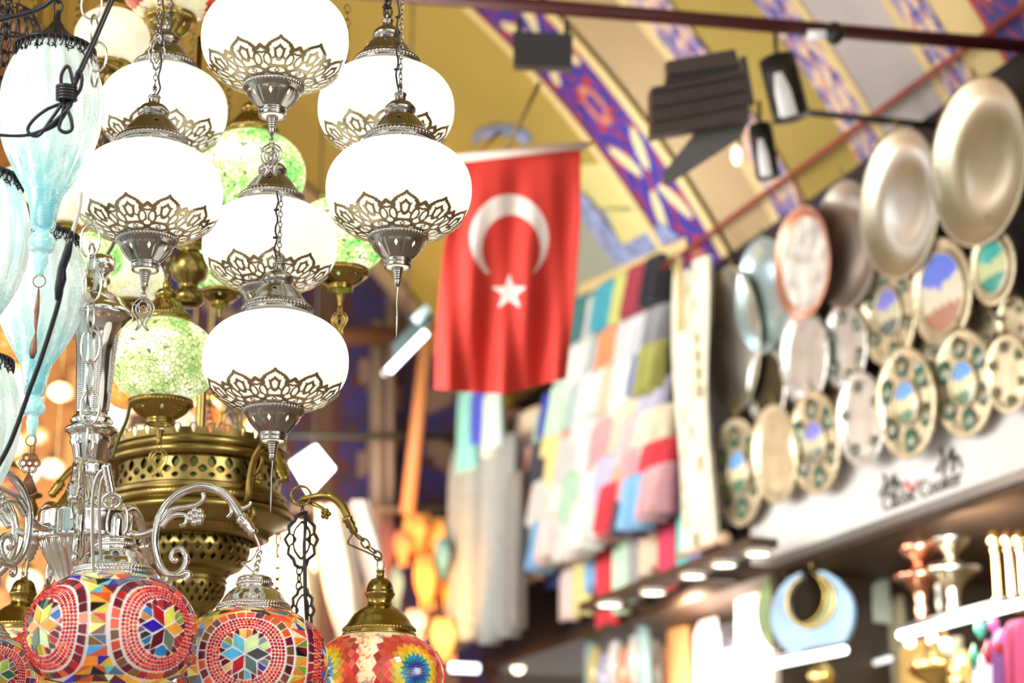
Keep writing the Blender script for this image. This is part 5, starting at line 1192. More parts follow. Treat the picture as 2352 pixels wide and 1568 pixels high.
PL = [('silver-rimmed plate with dark centre under the pale blue tray', 1765, 886, 184, None, 0, 0, M_silver, .06, dict(dark=True)),
      ('bright silver plate below the copper-rimmed plate', 1852, 818, 214, None, 0, 0, M_silver, .12, {}),
      ('silver plate with a ring of small dark ovals, below the dull tin tray', 1945, 795, 190, None, 0, 6, M_silver, .10, dict(osz=.15)),
      ('cream plate with violet mosque picture in its centre, below the gilt tray', 2045, 718, 232, VIO, .38, 6, M_gilt, .09, dict(osz=.13)),
      ('gilt plate with a large blue mosque picture, between the two biggest trays', 2168, 672, 236, BLUEP, .72, 0, M_gilt, .12, {}),
      ('gilt plate with teal picture under the biggest tray', 2284, 612, 168, TEAL, .70, 0, M_gilt, .13, {}),
      ('cream plate with sky-blue centre and dark ovals, lowest beside the ivory banner', 1700, 1084, 232, SKY, .34, 6, M_gilt, .10, {}),
      ('engraved gold plate without pictures right of the lowest plate', 1784, 1042, 212, None, 0, 0, M_gilt, .12, {}),
      ('cream plate with violet-blue oval centre above the left end of the sign', 1876, 1016, 222, VIO, .36, 6, M_gilt, .11, {}),
      ('silvery cream plate right of the violet-blue one, above the sign', 1982, 962, 204, None, 0, 5, M_silver, .12, dict(osz=.12)),
      ('big cream plate with sky-blue oval and a ring of dark ovals above the sign', 2086, 925, 240, SKY, .34, 6, M_gilt, .12, {}),
      ('cream plate with light blue castle picture, right of the big sky-blue one', 2218, 880, 232, SKY, .36, 6, M_gilt, .09, {}),
      ('engraved cream plate at the right edge above the sign', 2318, 858, 170, None, 0, 6, M_gilt, .10, dict(osz=.14)),
      ('engraved gold plate at the right edge below the teal plate', 2328, 742, 120, None, 0, 6, M_gilt, .07, dict(osz=.14)),
      ('small engraved plate between the blue mosque plate and the right edge', 2258, 752, 104, None, 0, 5, M_gilt, .05, dict(osz=.15))]
PL += [('engraved silvery plate behind the violet-picture plate, under the dull tin tray', 1998, 668, 150, None, 0, 6, M_gilt, .04, {}),
       ('engraved cream plate between the blue mosque plate and the big sky-blue plate', 2120, 800, 170, None, 0, 7, M_gilt, .03, {}),
       ('engraved cream plate behind the two sky-blue plates, above the sign', 2155, 960, 130, None, 0, 6, M_gilt, .03, {}),
       ('silver plate half hidden between the dark-centred plate and the bright silver plate', 1808, 905, 150, None, 0, 5, M_silver, .03, {}),
       ('engraved gold plate behind the silvery cream plate above the sign', 1925, 925, 170, None, 0, 6, M_gilt, .03, {})]
for lab, px, py, h, ce, cs, ov, m, off, kw in PL: plate(lab, px, py, h, ce, cs, ov, m, off=off+(.05 if py > 850 and off > .05 else 0), **kw)

# ================================================================== sign over the shop
M_sign = pmat('white_sign_board', (.72, .71, .71), .45); M_ink = pmat('grey_sign_lettering', (.06, .05, .045), .6)
sg = thing('shop_sign', 'long white shop sign with grey lettering below the ornamental plates', 'sign', W(.5, 2.8, 0))
def sslab(name, u0, u1, h0, h1, o0, o1, mat, parent):
    b = parent.location; mb = MB(); c = [W(u, h, o)-b for u in (u0, u1) for h in (h0, h1) for o in (o0, o1)]
    mb.add(c, [(0, 1, 3, 2), (4, 6, 7, 5), (0, 4, 5, 1), (2, 3, 7, 6), (0, 2, 6, 4), (1, 5, 7, 3)]); return mb.build(name, mat, parent, smooth=False)
sslab('board', -2.2, 1.48, 2.78, 3.10, 0, .09, M_sign, sg)
def wtext(body, px0, py0, size, parent, name='lettering', mat=None, off=.094):
    cu = bpy.data.curves.new(name, 'FONT'); cu.body = body; cu.size = size; cu.extrude = .001; cu.materials.append(mat or M_ink)
    tmp = bpy.data.objects.new('t', cu); C.objects.link(tmp); bpy.context.view_layer.update()
    me = bpy.data.meshes.new_from_object(tmp); C.objects.unlink(tmp); bpy.data.objects.remove(tmp)
    o = bpy.data.objects.new(name, me); C.objects.link(o); o.parent = parent
    M = Matrix((tuple(-DV), (0, 0, 1), tuple(NV))).transposed(); o.rotation_euler = M.to_euler(); o.location = WP(px0, py0, off)-parent.location; return o
wtext('Classic', 2026, 1176, .075, sg); wtext('Cooker', 2112, 1146, .075, sg)
for (x, y, s_) in [(2020, 1140, 1.0), (2150, 1085, 1.1)]:      # brush-like calligraphic flourishes
    mb = MB(); base = sg.location
    for st in [[(0, 0), (14, -34), (10, -60)], [(16, 2), (24, -30), (34, -58), (30, -30)], [(34, 0), (42, -40), (52, -14)], [(4, -24), (20, -18), (44, -34)]]:
        pass
    for n2, st in enumerate([[(0, 0), (14, -30), (10, -52)], [(14, 2), (24, -26), (34, -50), (32, -22)], [(34, 0), (42, -36), (52, -10)]]):
        mb = MB(); mb.tube(bez([WP(x+a*s_, y+b*s_, .095)-base for a, b in st], 14), .006, 6, flat=.4); mb.build('calligraphy_stroke', M_ink, sg)
mb = MB(); mb.tube(bez([WP(x, y, .095)-sg.location for x, y in [(2080, 1106), (2094, 1122), (2110, 1104)]], 10), .008, 6, flat=.4); mb.build('red_emblem', pmat('red_emblem_paint', (.75, .06, .06), .5), sg)

# ================================================================== garments and scarves on the wall
M_cloth = pmat('plain_woven_cloth', (1, 1, 1), .85, attr=True, noise=.12, nscale=30, sheen=.2)
PALC = {'white': (.78, .77, .74), 'cream': (.78, .71, .50), 'pale aqua': (.62, .80, .78), 'pink': (.80, .10, .25), 'dark teal': (.05, .20, .20), 'teal': (.06, .35, .45), 'lime yellow': (.72, .75, .22), 'dark red': (.32, .03, .05),
        'black': (.02, .02, .025), 'orange': (.85, .28, .12), 'light grey': (.60, .60, .62), 'slate blue': (.28, .32, .52), 'royal blue': (.05, .08, .60), 'mint': (.55, .80, .60), 'olive': (.35, .34, .08), 'salmon': (.85, .42, .34), 'beige': (.75, .58, .42),
        'lilac': (.66, .64, .84), 'navy': (.03, .04, .18), 'yellow': (.84, .74, .30), 'rose': (.82, .45, .48), 'red': (.72, .04, .06), 'sky blue': (.22, .48, .80), 'blue': (.10, .18, .55), 'turquoise': (.22, .66, .66), 'crimson': (.68, .05, .12), 'aqua': (.10, .62, .58), 'grey': (.35, .35, .36),
        'tan': (.62, .42, .22), 'magenta': (.65, .05, .40), 'charcoal': (.06, .06, .09), 'pale pink': (.88, .68, .66), 'silver': (.54, .60, .60), 'gold': (.72, .55, .22)}
def hung_cloth(label, u0, u1, ht, hb, off, col, seed=0, name='folded_scarf', cat='scarf', group='scarves hung in rows on the right wall', thick=.05, wave=3, taper=.0, lean=0.0, folds=.012):
    """cloth folded over a bar: a closed body with soft vertical folds, rounded over the top"""
    rnd = random.Random(seed*7+3); base = W((u0+u1)/2, (ht+hb)/2, off); o = thing(name, label, cat, base, 0, group)
    nu, nv = 16, 14; ph = rnd.uniform(0, 6); vs = []; c = tuple(q for q in col)
    for side in (1, 0):
        for j in range(nv+1):
            t = j/nv
            for i in range(nu+1):
                s = i/nu; uu = u0+(u1-u0)*s; m = (u0+u1)/2; uu = m+(uu-m)*(1-taper*t)+lean*t
                f = folds*math.sin(wave*2*PI*s+ph+t*1.2)*(.4+.8*t); d = thick*(.5+.5*math.sin(min(1, t*6)*PI/2))*(math.sin(PI*min(1, max(0, s*.96+.02)))**.4)
                hh = ht+(hb-ht)*t+.012*math.sin(s*5+ph)*t
                vs.append(W(uu, hh, off+(d if side else -.004)+f)-base)
    n = (nu+1); K_ = n*(nv+1); fs = []
    for j in range(nv):
        for i in range(nu):
            a = j*n+i; fs.append((a, a+1, a+n+1, a+n)); b = K_+a; fs.append((b, b+n, b+n+1, b+1))
    for j in range(nv): fs.append((j*n, j*n+n, K_+j*n+n, K_+j*n)); fs.append((j*n+nu, K_+j*n+nu, K_+j*n+n+nu, j*n+n+nu))
    for i in range(nu): fs.append((i, K_+i, K_+i+1, i+1)); fs.append((nv*n+i, nv*n+i+1, K_+nv*n+i+1, K_+nv*n+i))
    mb = MB(); mb.add(vs, fs, c); mb.build('cloth', M_cloth, o); return o
ordn = ['first', 'second', 'third', 'fourth', 'fifth', 'sixth', 'seventh', 'eighth', 'ninth', 'tenth', 'eleventh', 'twelfth', 'thirteenth', 'fourteenth']
ROWS = [  # name, (x0,y0)->(x1,y1) line of the tops, pixel height, depth offset, [(x left edge, colour)...], x end
    ('top row', (1330, 712), (1550, 580), 118, .06, [(1330, 'pink'), (1368, 'dark teal'), (1396, 'white'), (1420, 'teal'), (1455, 'lime yellow'), (1492, 'dark red'), (1530, 'black')], 1552),
    ('second row', (1330, 812), (1550, 700), 112, .09, [(1322, 'pale aqua'), (1358, 'white'), (1396, 'silver'), (1432, 'orange'), (1464, 'white'), (1502, 'light grey'), (1532, 'grey')], 1556),
    ('third row', (1280, 905), (1550, 790), 112, .12, [(1290, 'royal blue'), (1318, 'mint'), (1350, 'pale aqua'), (1388, 'white'), (1428, 'cream'), (1468, 'white'), (1500, 'slate blue'), (1528, 'olive')], 1556),
    ('fourth row', (1060, 985), (1560, 870), 118, .10, [(1140, 'pale pink'), (1170, 'rose'), (1204, 'grey'), (1238, 'beige'), (1270, 'mint'), (1304, 'yellow'), (1344, 'salmon'), (1374, 'white'), (1420, 'white'), (1474, 'cream'), (1516, 'lilac')], 1556),
    ('fifth row', (1190, 1035), (1560, 935), 112, .13, [(1190, 'cream'), (1218, 'lilac'), (1246, 'salmon'), (1274, 'charcoal'), (1304, 'yellow'), (1336, 'white'), (1376, 'white'), (1416, 'rose'), (1450, 'beige'), (1482, 'pale pink'), (1516, 'cream')], 1556),
    ('sixth row', (1190, 1130), (1560, 1010), 116, .15, [(1190, 'rose'), (1216, 'cream'), (1246, 'red'), (1274, 'white'), (1310, 'white'), (1348, 'mint'), (1384, 'white'), (1426, 'lilac'), (1462, 'tan'), (1492, 'rose'), (1524, 'red')], 1556),
    ('seventh row', (1200, 1220), (1560, 1065), 118, .17, [(1202, 'blue'), (1230, 'tan'), (1262, 'sky blue'), (1294, 'pale pink'), (1326, 'white'), (1366, 'white'), (1402, 'white'), (1436, 'red'), (1468, 'charcoal'), (1492, 'sky blue'), (1526, 'rose')], 1556)]
for rn, (xa, ya), (xb, yb), hp, off, items, xe in ROWS:
    for k, (x, cn) in enumerate(items):
        xr = items[k+1][0] if k+1 < len(items) else xe; yt = interp((x+xr)/2, [xa, xb], [ya, yb]); u0, h, D = wp(x, yt, off); u1, _, _ = wp(xr, yt, off); hh = wp((x+xr)/2, yt, off)[1]
        hung_cloth(f'{cn} folded scarf in the {rn}, {ordn[k]} from its left', u0+.01, u1-.012, hh+.01*math.sin(k*2.1), hh-hp*(1.0+.08*math.sin(k*1.7))*D/FPX, off+.02*(k % 2), tuple(q*(.86+.14*math.sin(k*3.1+xa)) for q in PALC[cn]), seed=k+int(xa)+len(rn), lean=.075, thick=.10, taper=.12, folds=.02)
LONG = [('blue', 1195, 1225, 1180, 1345), ('pale pink', 1225, 1258, 1180, 1420), ('yellow', 1256, 1286, 1160, 1410), ('sky blue', 1284, 1308, 1130, 1350), ('red', 1306, 1342, 1130, 1432), ('mint', 1340, 1378, 1110, 1400), ('grey', 1378, 1402, 1110, 1370),
        ('beige', 1400, 1444, 1100, 1310), ('crimson', 1442, 1484, 1060, 1345), ('aqua', 1486, 1512, 1060, 1305), ('slate blue', 1512, 1536, 1050, 1290), ('magenta', 1536, 1556, 1050, 1250), ('silver', 1556, 1580, 1040, 1230)]
for k, (cn, x0, x1, y0, y1) in enumerate(LONG):
    u0, h0, D = wp(x0, y0, .2); u1, h1, _ = wp(x1, y1, .2); hm = wp((x0+x1)/2, y1, .2)[1]
    hung_cloth(f'long {cn} shawl in the bottom row of the wall, {"next to the ivory banner" if k > 10 else ordn[k]+" from its left"}' if k != 12 else 'long silver shawl in the bottom row touching the ivory banner', u0, u1, h0, hm, .05, PALC[cn], seed=k+90, name='long_shawl', cat='shawl', group='long shawls hanging below the rows', wave=2, thick=.04)
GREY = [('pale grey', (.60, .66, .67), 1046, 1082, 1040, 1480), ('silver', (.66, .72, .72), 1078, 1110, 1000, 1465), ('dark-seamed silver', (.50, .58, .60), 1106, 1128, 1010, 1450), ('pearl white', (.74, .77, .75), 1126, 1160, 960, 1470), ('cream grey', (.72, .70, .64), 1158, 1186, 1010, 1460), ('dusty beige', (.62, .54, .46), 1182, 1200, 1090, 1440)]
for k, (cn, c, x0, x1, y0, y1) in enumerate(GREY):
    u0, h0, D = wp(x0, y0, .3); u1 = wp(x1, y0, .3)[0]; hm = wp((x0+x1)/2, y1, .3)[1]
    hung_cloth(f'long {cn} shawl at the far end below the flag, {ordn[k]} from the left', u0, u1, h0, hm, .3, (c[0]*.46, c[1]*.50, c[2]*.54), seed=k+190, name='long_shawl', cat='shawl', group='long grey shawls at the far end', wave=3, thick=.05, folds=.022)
for cn, x0, x1, y0, y1, lb in [('turquoise', 1062, 1100, 900, 1080, 'turquoise scarf hanging just below the left of the flag hem'), ('royal blue', 1092, 1126, 900, 1020, 'royal blue scarf hanging just below the flag hem, beside the turquoise one'), ('pale aqua', 1122, 1150, 905, 1040, 'pale aqua scarf below the flag hem, right of the royal blue one')]:
    u0, h0, D = wp(x0, y0, .34); u1 = wp(x1, y0, .34)[0]; hm = wp((x0+x1)/2, y1, .34)[1]
    hung_cloth(lb, u0, u1, h0, hm, .34, PALC[cn], seed=x0, name='silk_scarf', group='silk scarves under the flag', wave=2, thick=.04)
# ivory banner with its pole
M_ban = pmat('ivory_figured_banner', (.80, .76, .60), .8, noise=.18, nscale=14)
bn = thing('hanging_banner', 'tall ivory figured banner between the scarves and the trays', 'banner', WP(1595, 620, .22)); bb = bn.location
mb = MB(); us = [wp(1553, 640, .22)[0], wp(1630, 640, .22)[0]]; h0 = wp(1590, 612, .22)[1]; h1 = wp(1600, 1262, .22)[1]; nu, nv = 12, 40; vs = []
for side in (0, 1):
    for j in range(nv+1):
        for i in range(nu+1): u = us[0]+(us[1]-us[0])*i/nu; h = h0+(h1-h0)*j/nv; vs.append(W(u, h, .22+.012*math.sin(i*.9+j*.15)+side*.012)-bb)
n = nu+1; K_ = n*(nv+1); fs = []
for j in range(nv):
    for i in range(nu): a = j*n+i; fs += [(a, a+1, a+n+1, a+n), (K_+a, K_+a+n, K_+a+n+1, K_+a+1)]
mb.add(vs, fs); mb.build('cloth', M_ban, bn)
rnd = random.Random(5); Mmot = pmat('banner_motif', (.50, .46, .32), .8)
for k in range(16):
    mb = MB()
    u = us[0]+(us[1]-us[0])*rnd.choice([.3, .5, .7]); h = h0+(h1-h0)*(k+.5)/16; mb.sphere(W(u, h, .236)-bb, .022, 8, 6, (.7, .5, 1.3)); mb.build('woven_motif', Mmot, bn)
mb = MB(); mb.tube([W(us[0]+.05, h1, .22)-bb, W(us[1]-.05, h1, .22)-bb], .012, 10); mb.sphere(W(us[1]-.06, h1, .22)-bb, .025, 12, 8); mb.build('bottom_rod', pmat('pale_wood', srgb(205, 170, 140), .5), bn)
bar('scarf_rail', 'pale rail above the top row of scarves, running down toward the flag', WP(1320, 690, .1), WP(1556, 565, .1), .010, M_cream, 'rail')
bar('corner_pole', 'pale upright pole at the top of the ivory banner', WP(1562, 590, .26), WP(1562, 760, .26), .014, M_cream, 'pole')

# ================================================================== beneath the soffit: lights, goods
M_down = pmat('downlight', (1, 1, 1), .3, emit=(1, .99, .95), es=5, light=False)
def zpix(px, py, z): r = ray(px, py); return CAM+r*((z-CAM.z)/r.z)
for k, (x, y) in enumerate([(1400, 1386), (1500, 1358), (1592, 1320), (1663, 1294), (1740, 1268)]):
    p = zpix(x, y, 2.76); r = thing('downlight', f'oval downlight under the soffit, {ordn[k]} of five from the left', 'downlight', p, 0, 'downlights under the shop soffit'); D = (p-CAM).dot(AF)
    mb = MB(); mb.lathe([(0, -.006), (26*D/FPX, -.006), (27*D/FPX, 0)], 24); mb.build('lens', M_down, r); mb = MB(); mb.lathe([(26*D/FPX, -.008), (31*D/FPX, -.008), (31*D/FPX, 0)], 24); mb.build('ring', M_cream, r)
for x0, y0, x1, y1, off, lab in [(2068, 1458, 2420, 1366, .0, 'long LED tube at the right edge below the copper lantern'), (1782, 1524, 1940, 1492, .05, 'LED tube just below the blue crescent ornament'), (1840, 1500, 1896, 1488, -.25, 'short LED tube behind the one under the blue crescent'),
                            (1994, 1526, 2046, 1512, -.4, 'short dim LED tube between the crescent and the gold lamps'), (1570, 1500, 1670, 1468, -.5, 'pale LED tube inside the shop below the orange scarves')]:
    p0, p1 = WP(x0, y0, off), WP(x1, y1, off); r = thing('tube_light', lab, 'tube light', p0, 0, None); mb = MB(); mb.tube([Vector((0, 0, 0)), p1-p0], .014 if off > -.3 else .011, 12); mb.build('tube', M_led2 if off > -.3 else pmat('dim_led_tube', (1, 1, .95), .4, emit=(.95, 1, .95), es=1.0), r); mb = MB(); mb.tube([Vector((0, 0, .02)), p1-p0+Vector((0, 0, .02))], .010, 8); mb.build('housing', M_grey, r)
def bulb(lab, px, py, off, r_=.018, col=(1, .9, .6), es=5): 
    p = WP(px, py, off); r = thing('round_bulb', lab, 'bulb', p, 0, None); mb = MB(); mb.sphere((0, 0, 0), r_, 14, 10); mb.build('glass', pmat('bulb_%d' % int(col[2]*100), (1, 1, 1), .3, emit=col, es=es), r); mb = MB(); mb.tube([(0, 0, r_*.8), (0, 0, r_*2.6)], r_*.5, 8); mb.build('socket', M_brassd, r)
for b_ in [('round bulb below the left end of the long LED tube', 2090, 1474, -.15), ('round bulb above the gold chandelier', 2142, 1468, -.1), ('pale round bulb right of the one above the gold chandelier', 2172, 1478, -.2), ('greenish round bulb in the dark shop left of the long LED tube', 1991, 1474, -.5)]: bulb(*b_)
bulb('lit bulb with an orange neck below the long grey shawls', 1190, 1532, -.1, .032, (1, .85, .6), 4)
r = thing('tube_light', 'white tube light low on the left of the grey shawls, beside the starburst lamp', 'tube light', EP(1035, 1532, 1.0)); mb = MB(); mb.tube([Vector((0, 0, 0)), EP(1098, 1535, 1.0)-r.location], .02, 12); mb.build('tube', M_led2, r)
slab('trim_93', 1.05, 2.62, 2.766, 2.795, .20, .30, M_soffit); slab('trim_94', 1.75, 1.79, 2.77, 2.79, 0, .22, M_soffit); slab('trim_95', 2.5, 2.54, 2.77, 2.79, 0, .22, M_soffit)
# crescent ornaments
def crescent(label, px, py, R_px, off, m0, mring):
    loc, D = wall_frame(px, py, off); R = R_px*D/FPX; o = wall_thing('crescent_ornament', label, 'ornament', loc, 'crescent wall ornaments', yaw=math.radians(38))
    poly = []; n = 40; ri = R*.58; dy = R*.30; 
    a0 = math.radians(75)
    out = [(R*math.sin(a), -R*math.cos(a)) for a in np.linspace(-PI+.22, PI-.22, n)]; inn = [(ri*math.sin(a)*1.0, dy-ri*math.cos(a)) for a in np.linspace(PI-.30, -PI+.30, n)]
    M4 = Matrix.Rotation(math.radians(90), 4, 'X'); vs = []; fs = []
    for z in (-.015, .015):
        vs += [M4 @ Vector((x, y, z)) for x, y in out]+[M4 @ Vector((x, y, z)) for x, y in inn[::-1]]
    for i in range(n-1):
        fs += [(i, i+1, n+i+1, n+i), (2*n+i, 3*n+i, 3*n+i+1, 2*n+i+1), (i, 2*n+i, 2*n+i+1, i+1), (n+i, n+i+1, 3*n+i+1, 3*n+i)]
    fs += [(0, n, 3*n, 2*n), (n-1, 3*n-1, 4*n-1, 2*n-1)]
    mb = MB(); mb.add(vs, fs); mb.build('crescent_body', m0, o, smooth=False)
    mb = MB(); mb.tube([M4 @ Vector((x, y, .016)) for x, y in inn], .007, 8); mb.build('inner_rim', mring, o)
    mb = MB(); mb.tube([M4 @ Vector((0, R*.95, 0)), M4 @ Vector((0, R*1.35, 0))], .004, 6); mb.build('hanger', mring, o)
crescent('green and gold crescent ornament behind the blue crescent', 1842, 1405, 112, -.10, pmat('green_gold_enamel', (.18, .28, .06), .35, noise=.6, nscale=14, coat=.4), M_brass)
crescent('pale blue crescent ornament hanging under the sign', 1868, 1412, 102, .02, pmat('pale_blue_enamel', (.20, .38, .62), .4, noise=.3, nscale=9, coat=.3), M_brass)
# metal urns and lanterns in the shop
M_cu = pmat('polished_copper', (.80, .38, .26), .2, 1); M_gold = pmat('polished_gold', (.80, .58, .20), .22, 1); M_ns = pmat('nickel', (.72, .68, .56), .22, 1)
def turned(label, px, py, off, hpx, prof, mat, name='metal_urn', cat='urn', split=None):
    p, D = wall_frame(px, py, off); k = hpx*D/FPX; r = thing(name, label, cat, p); parts = split or [('body', 0, len(prof))]
    for nm, a, b in parts: mb = MB(); mb.lathe([(q[0]*k, q[1]*k) for q in prof[a:b]], 32); mb.build(nm, mat, r)
    return r
up = [(0, .50), (.03, .5), (.05, .42), (.10, .38), (.17, .30), (.19, .24), (.15, .17), (.08, .12), (.05, .08), (.09, .04), (.22, .00), (.26, -.04), (.20, -.08), (.12, -.14), (.07, -.2), (.05, -.3), (.07, -.36), (.05, -.42), (.06, -.5), (0, -.52)]
sp = [('upper_bowl', 0, 9), ('wide_bowl', 8, 15), ('stem', 14, 20)]
turned('copper tiered lantern hanging under the sign', 2112, 1315, -.2, 240, up, M_cu, 'metal_lantern', 'lantern', sp)
turned('nickel tiered lantern right of the copper one', 2186, 1300, -.25, 262, up, M_ns, 'metal_lantern', 'lantern', sp)
turned('slim nickel lantern behind and between the copper and nickel ones', 2152, 1290, -.6, 250, [(q[0]*.6, q[1]) for q in up], M_ns, 'metal_lantern', 'lantern', sp)
turned('gold chandelier bowl below the long LED tube', 2150, 1535, -.1, 130, [(0, .5), (.08, .48), (.1, .3), (.3, .22), (.48, .1), (.5, 0), (.42, -.12), (.2, -.25), (.1, -.4), (.12, -.5), (0, -.52)], M_gold, 'gold_chandelier', 'chandelier', [('upper_dish', 0, 5), ('lower_dish', 4, 11)])
turned('gold and white lantern base right of the gold chandelier bowl', 2215, 1548, -.05, 120, [(0, .5), (.1, .45), (.2, .3), (.34, .2), (.3, 0), (.36, -.2), (.2, -.4), (.1, -.5)], M_gold, 'gold_chandelier', 'chandelier', [('upper_dish', 0, 5), ('lower_dish', 4, 8)])
turned('small gold lamp under the dim LED tube', 1888, 1556, -.1, 90, [(0, .5), (.12, .4), (.3, .2), (.36, 0), (.2, -.3), (.1, -.5)], M_gold, 'gold_lamp', 'lamp')
for k, (x, lab) in enumerate([(2290, 'brass pillar candlestick at the right edge above the long LED tube'), (2322, 'brass pillar candlestick right of the other, touching the right edge'), (2350, 'brass pillar candlestick cut by the right edge')]):
    turned(lab, x, 1310, -.15, 190, [(0, .5), (.06, .48), (.10, .38), (.10, .33), (.04, .3), (.07, .26), (.045, .2), (.05, -.3), (.09, -.36), (.05, -.4), (.12, -.5), (0, -.5)], [M_gold, M_cu, M_gold][k], 'candlestick', 'candlestick', [('cup', 0, 6), ('shaft', 5, 8), ('foot', 7, 12)])
def drop(lab, px, py, off, hpx, col, name='glass_ornament'):
    m = pmat('ornament_'+lab.split()[0]+lab.split()[1], col, .15, coat=.5, es=.15)
    turned(lab, px, py, off, hpx, [(0, .5), (.05, .45), (.10, .3), (.22, .1), (.26, -.05), (.18, -.25), (.08, -.4), (0, -.5)], m, name, 'ornament')
for lab, px, py, h, col in [('pink glass ornament below the long LED tube', 2282, 1430, 50, (.85, .15, .45)), ('green glass ornament left of the pink one', 2252, 1440, 56, (.10, .60, .40)), ('violet glass ornament at the lower right', 2300, 1462, 44, (.45, .25, .80)), ('dark red glass ornament low at the right', 2270, 1500, 60, (.45, .02, .04)),
                            ('dark green glass ornament low beside the dark red one', 2238, 1508, 60, (.03, .25, .12)), ('red glass ornament near the right edge', 2294, 1478, 52, (.60, .05, .05))]: drop(lab, px, py, .0, h, col)
def goods_cloth(lab, x0, x1, y0, y1, off, col, lean=0, name='hanging_scarf', cat='scarf', group='scarves hanging inside the shop', **k):
    u0, h0, D = wp(x0, y0, off); u1 = wp(x1, y0, off)[0]; hm = wp((x0+x1)/2, y1, off)[1]; hung_cloth(lab, u0, u1, h0, hm, off, col, seed=x0+y0, name=name, cat=cat, group=group, lean=lean, **k)
G = [('orange scarf inside the shop under the second downlight', 1520, 1568, 1350, 1568, -.5, (.88, .50, .22)), ('cream scarf right of the orange scarf inside the shop', 1566, 1600, 1335, 1568, -.5, (.90, .80, .58)), ('peach scarf under the third downlight', 1598, 1632, 1335, 1590, -.45, (.90, .62, .48)),
     ('white scarf right of the peach scarf inside the shop', 1630, 1660, 1325, 1480, -.5, (.86, .84, .80)), ('grey scarf under the fifth downlight', 1658, 1700, 1320, 1570, -.45, (.50, .50, .55)), ('red scarf under the fifth downlight, beside the long white one', 1712, 1742, 1285, 1400, -.35, (.75, .15, .18)),
     ('long white scarf under the left end of the sign', 1700, 1790, 1300, 1580, -.2, (.50, .47, .43)), ('amber scarf at the left of the shop opening', 1490, 1522, 1380, 1580, -.6, (.75, .42, .16)), ('steel blue scarf low beside the long white one', 1660, 1700, 1500, 1600, -.3, (.30, .42, .62)),
     ('purple cloth at the lower right corner', 2300, 2330, 1450, 1620, -.05, (.30, .12, .40)), ('crimson cloth at the lower right corner', 2326, 2372, 1430, 1620, -.02, (.50, .06, .16)), ('pale lilac cloth left of the purple cloth', 2256, 2300, 1505, 1620, -.05, (.70, .70, .80)), ('pale green cloth hanging in the shop left of the copper lantern', 1985, 2040, 1345, 1440, -.45, (.62, .70, .58)),
     ('tan cloth panel behind the greenish bulb', 1950, 2075, 1400, 1600, -.5, (.50, .44, .28)), ('yellow cloth beside the post under the crescent', 1950, 1985, 1460, 1600, -.9, (.55, .46, .26))]
G += [('amber cloth low under the gold chandelier bowl', 2080, 2130, 1480, 1640, -.4, (.70, .45, .12)), ('cream cloth low behind the gold chandelier bowls', 2170, 2210, 1470, 1640, -.45, (.80, .72, .50)), ('red cloth behind the round bulbs', 2105, 2180, 1470, 1530, -.5, (.55, .14, .06)),
      ('bright orange scarf between the amber and the cream scarves in the shop', 1545, 1585, 1400, 1620, -.3, (.90, .42, .16)), ('pale pink scarf in front of the peach scarf', 1610, 1650, 1430, 1640, -.25, (.88, .60, .55))]
for lab, x0, x1, y0, y1, off, c in G: goods_cloth(lab, x0, x1, y0, y1, off, c)
# arched mirror cabinet at the left of the shop opening
mc = wall_thing('arched_display', 'arched grey-teal display with glitter goods under the first downlight', 'display case', WP(1415, 1420, -.1)); mb = MB()
D = wp(1415, 1420, -.1)[2]; k = D/FPX; pts = [Vector((-75*k*2.2, 0, -300*k))]+[Vector((75*k*2.2*math.cos(a), 0, 75*k*math.sin(a)-70*k)) for a in np.linspace(PI, 0, 16)]+[Vector((75*k*2.2, 0, -300*k))]
mb.tube(pts, .028, 8); mb.build('arch_frame', pmat('teal_arch', (.30, .45, .46), .35), mc)
mb = MB(); mb.box((0, .08, -190*k), 140*k*2.1, .02, 250*k); mb.build('back_panel', pmat('glitter_back', (.32, .28, .26), .3, noise=.7, nscale=12), mc)
for j in range(5):
    mb = MB(); mb.lathe([(.0, .12), (.03, .1), (.05, .0), (.03, -.1), (0, -.12)], 16, M=Matrix.Translation(Vector(((-60+30*j)*k*2, .0, -110*k-20*k*(j % 2))))); mb.build('glass_vessel', pmat('vessel_%d' % j, [(.7, .6, .25), (.5, .5, .7), (.8, .78, .75), (.75, .35, .2), (.6, .6, .55)][j], .2, coat=.5), mc)

# ================================================================== goods at the end wall: orange textiles, cream drapes, lit lamps in the blur
def end_cloth(lab, x0, x1, y0, y1, du, col, lean=0.0, name='orange_bag', cat='bag', group='orange goods hanging at the end wall'):
    pts = [EP(x0, y0, du), EP(x1, y0, du), EP(x1+lean, y1, du), EP(x0+lean, y1, du)]; base = sum(pts, Vector())/4; o = thing(name, lab, cat, base, 0, group); nu, nv = 12, 12; vs = []
    for side in (0, 1):
        for j in range(nv+1):
            for i in range(nu+1):
                s, t = i/nu, j/nv; p = (pts[0]*(1-s)+pts[1]*s)*(1-t)+(pts[3]*(1-s)+pts[2]*s)*t; c = (pts[0]+pts[1])/2*(1-t)+(pts[3]+pts[2])/2*t; w_ = .55+.45*math.sin(PI*min(1, t*1.1+.12))
                vs.append(c+(p-c)*w_-DV*((.09*math.sin(PI*s)*math.sin(PI*min(1, t+.05)))+.012*math.sin(s*14) if side == 0 else 0)-base)
    n = nu+1; K_ = n*(nv+1); fs = []
    for j in range(nv):
        for i in range(nu): a = j*n+i; fs += [(a, a+n, a+n+1, a+1), (K_+a, K_+a+1, K_+a+n+1, K_+a+n)]
    mb = MB(); mb.add(vs, fs, col); mb.build('cloth_body', M_cloth, o)
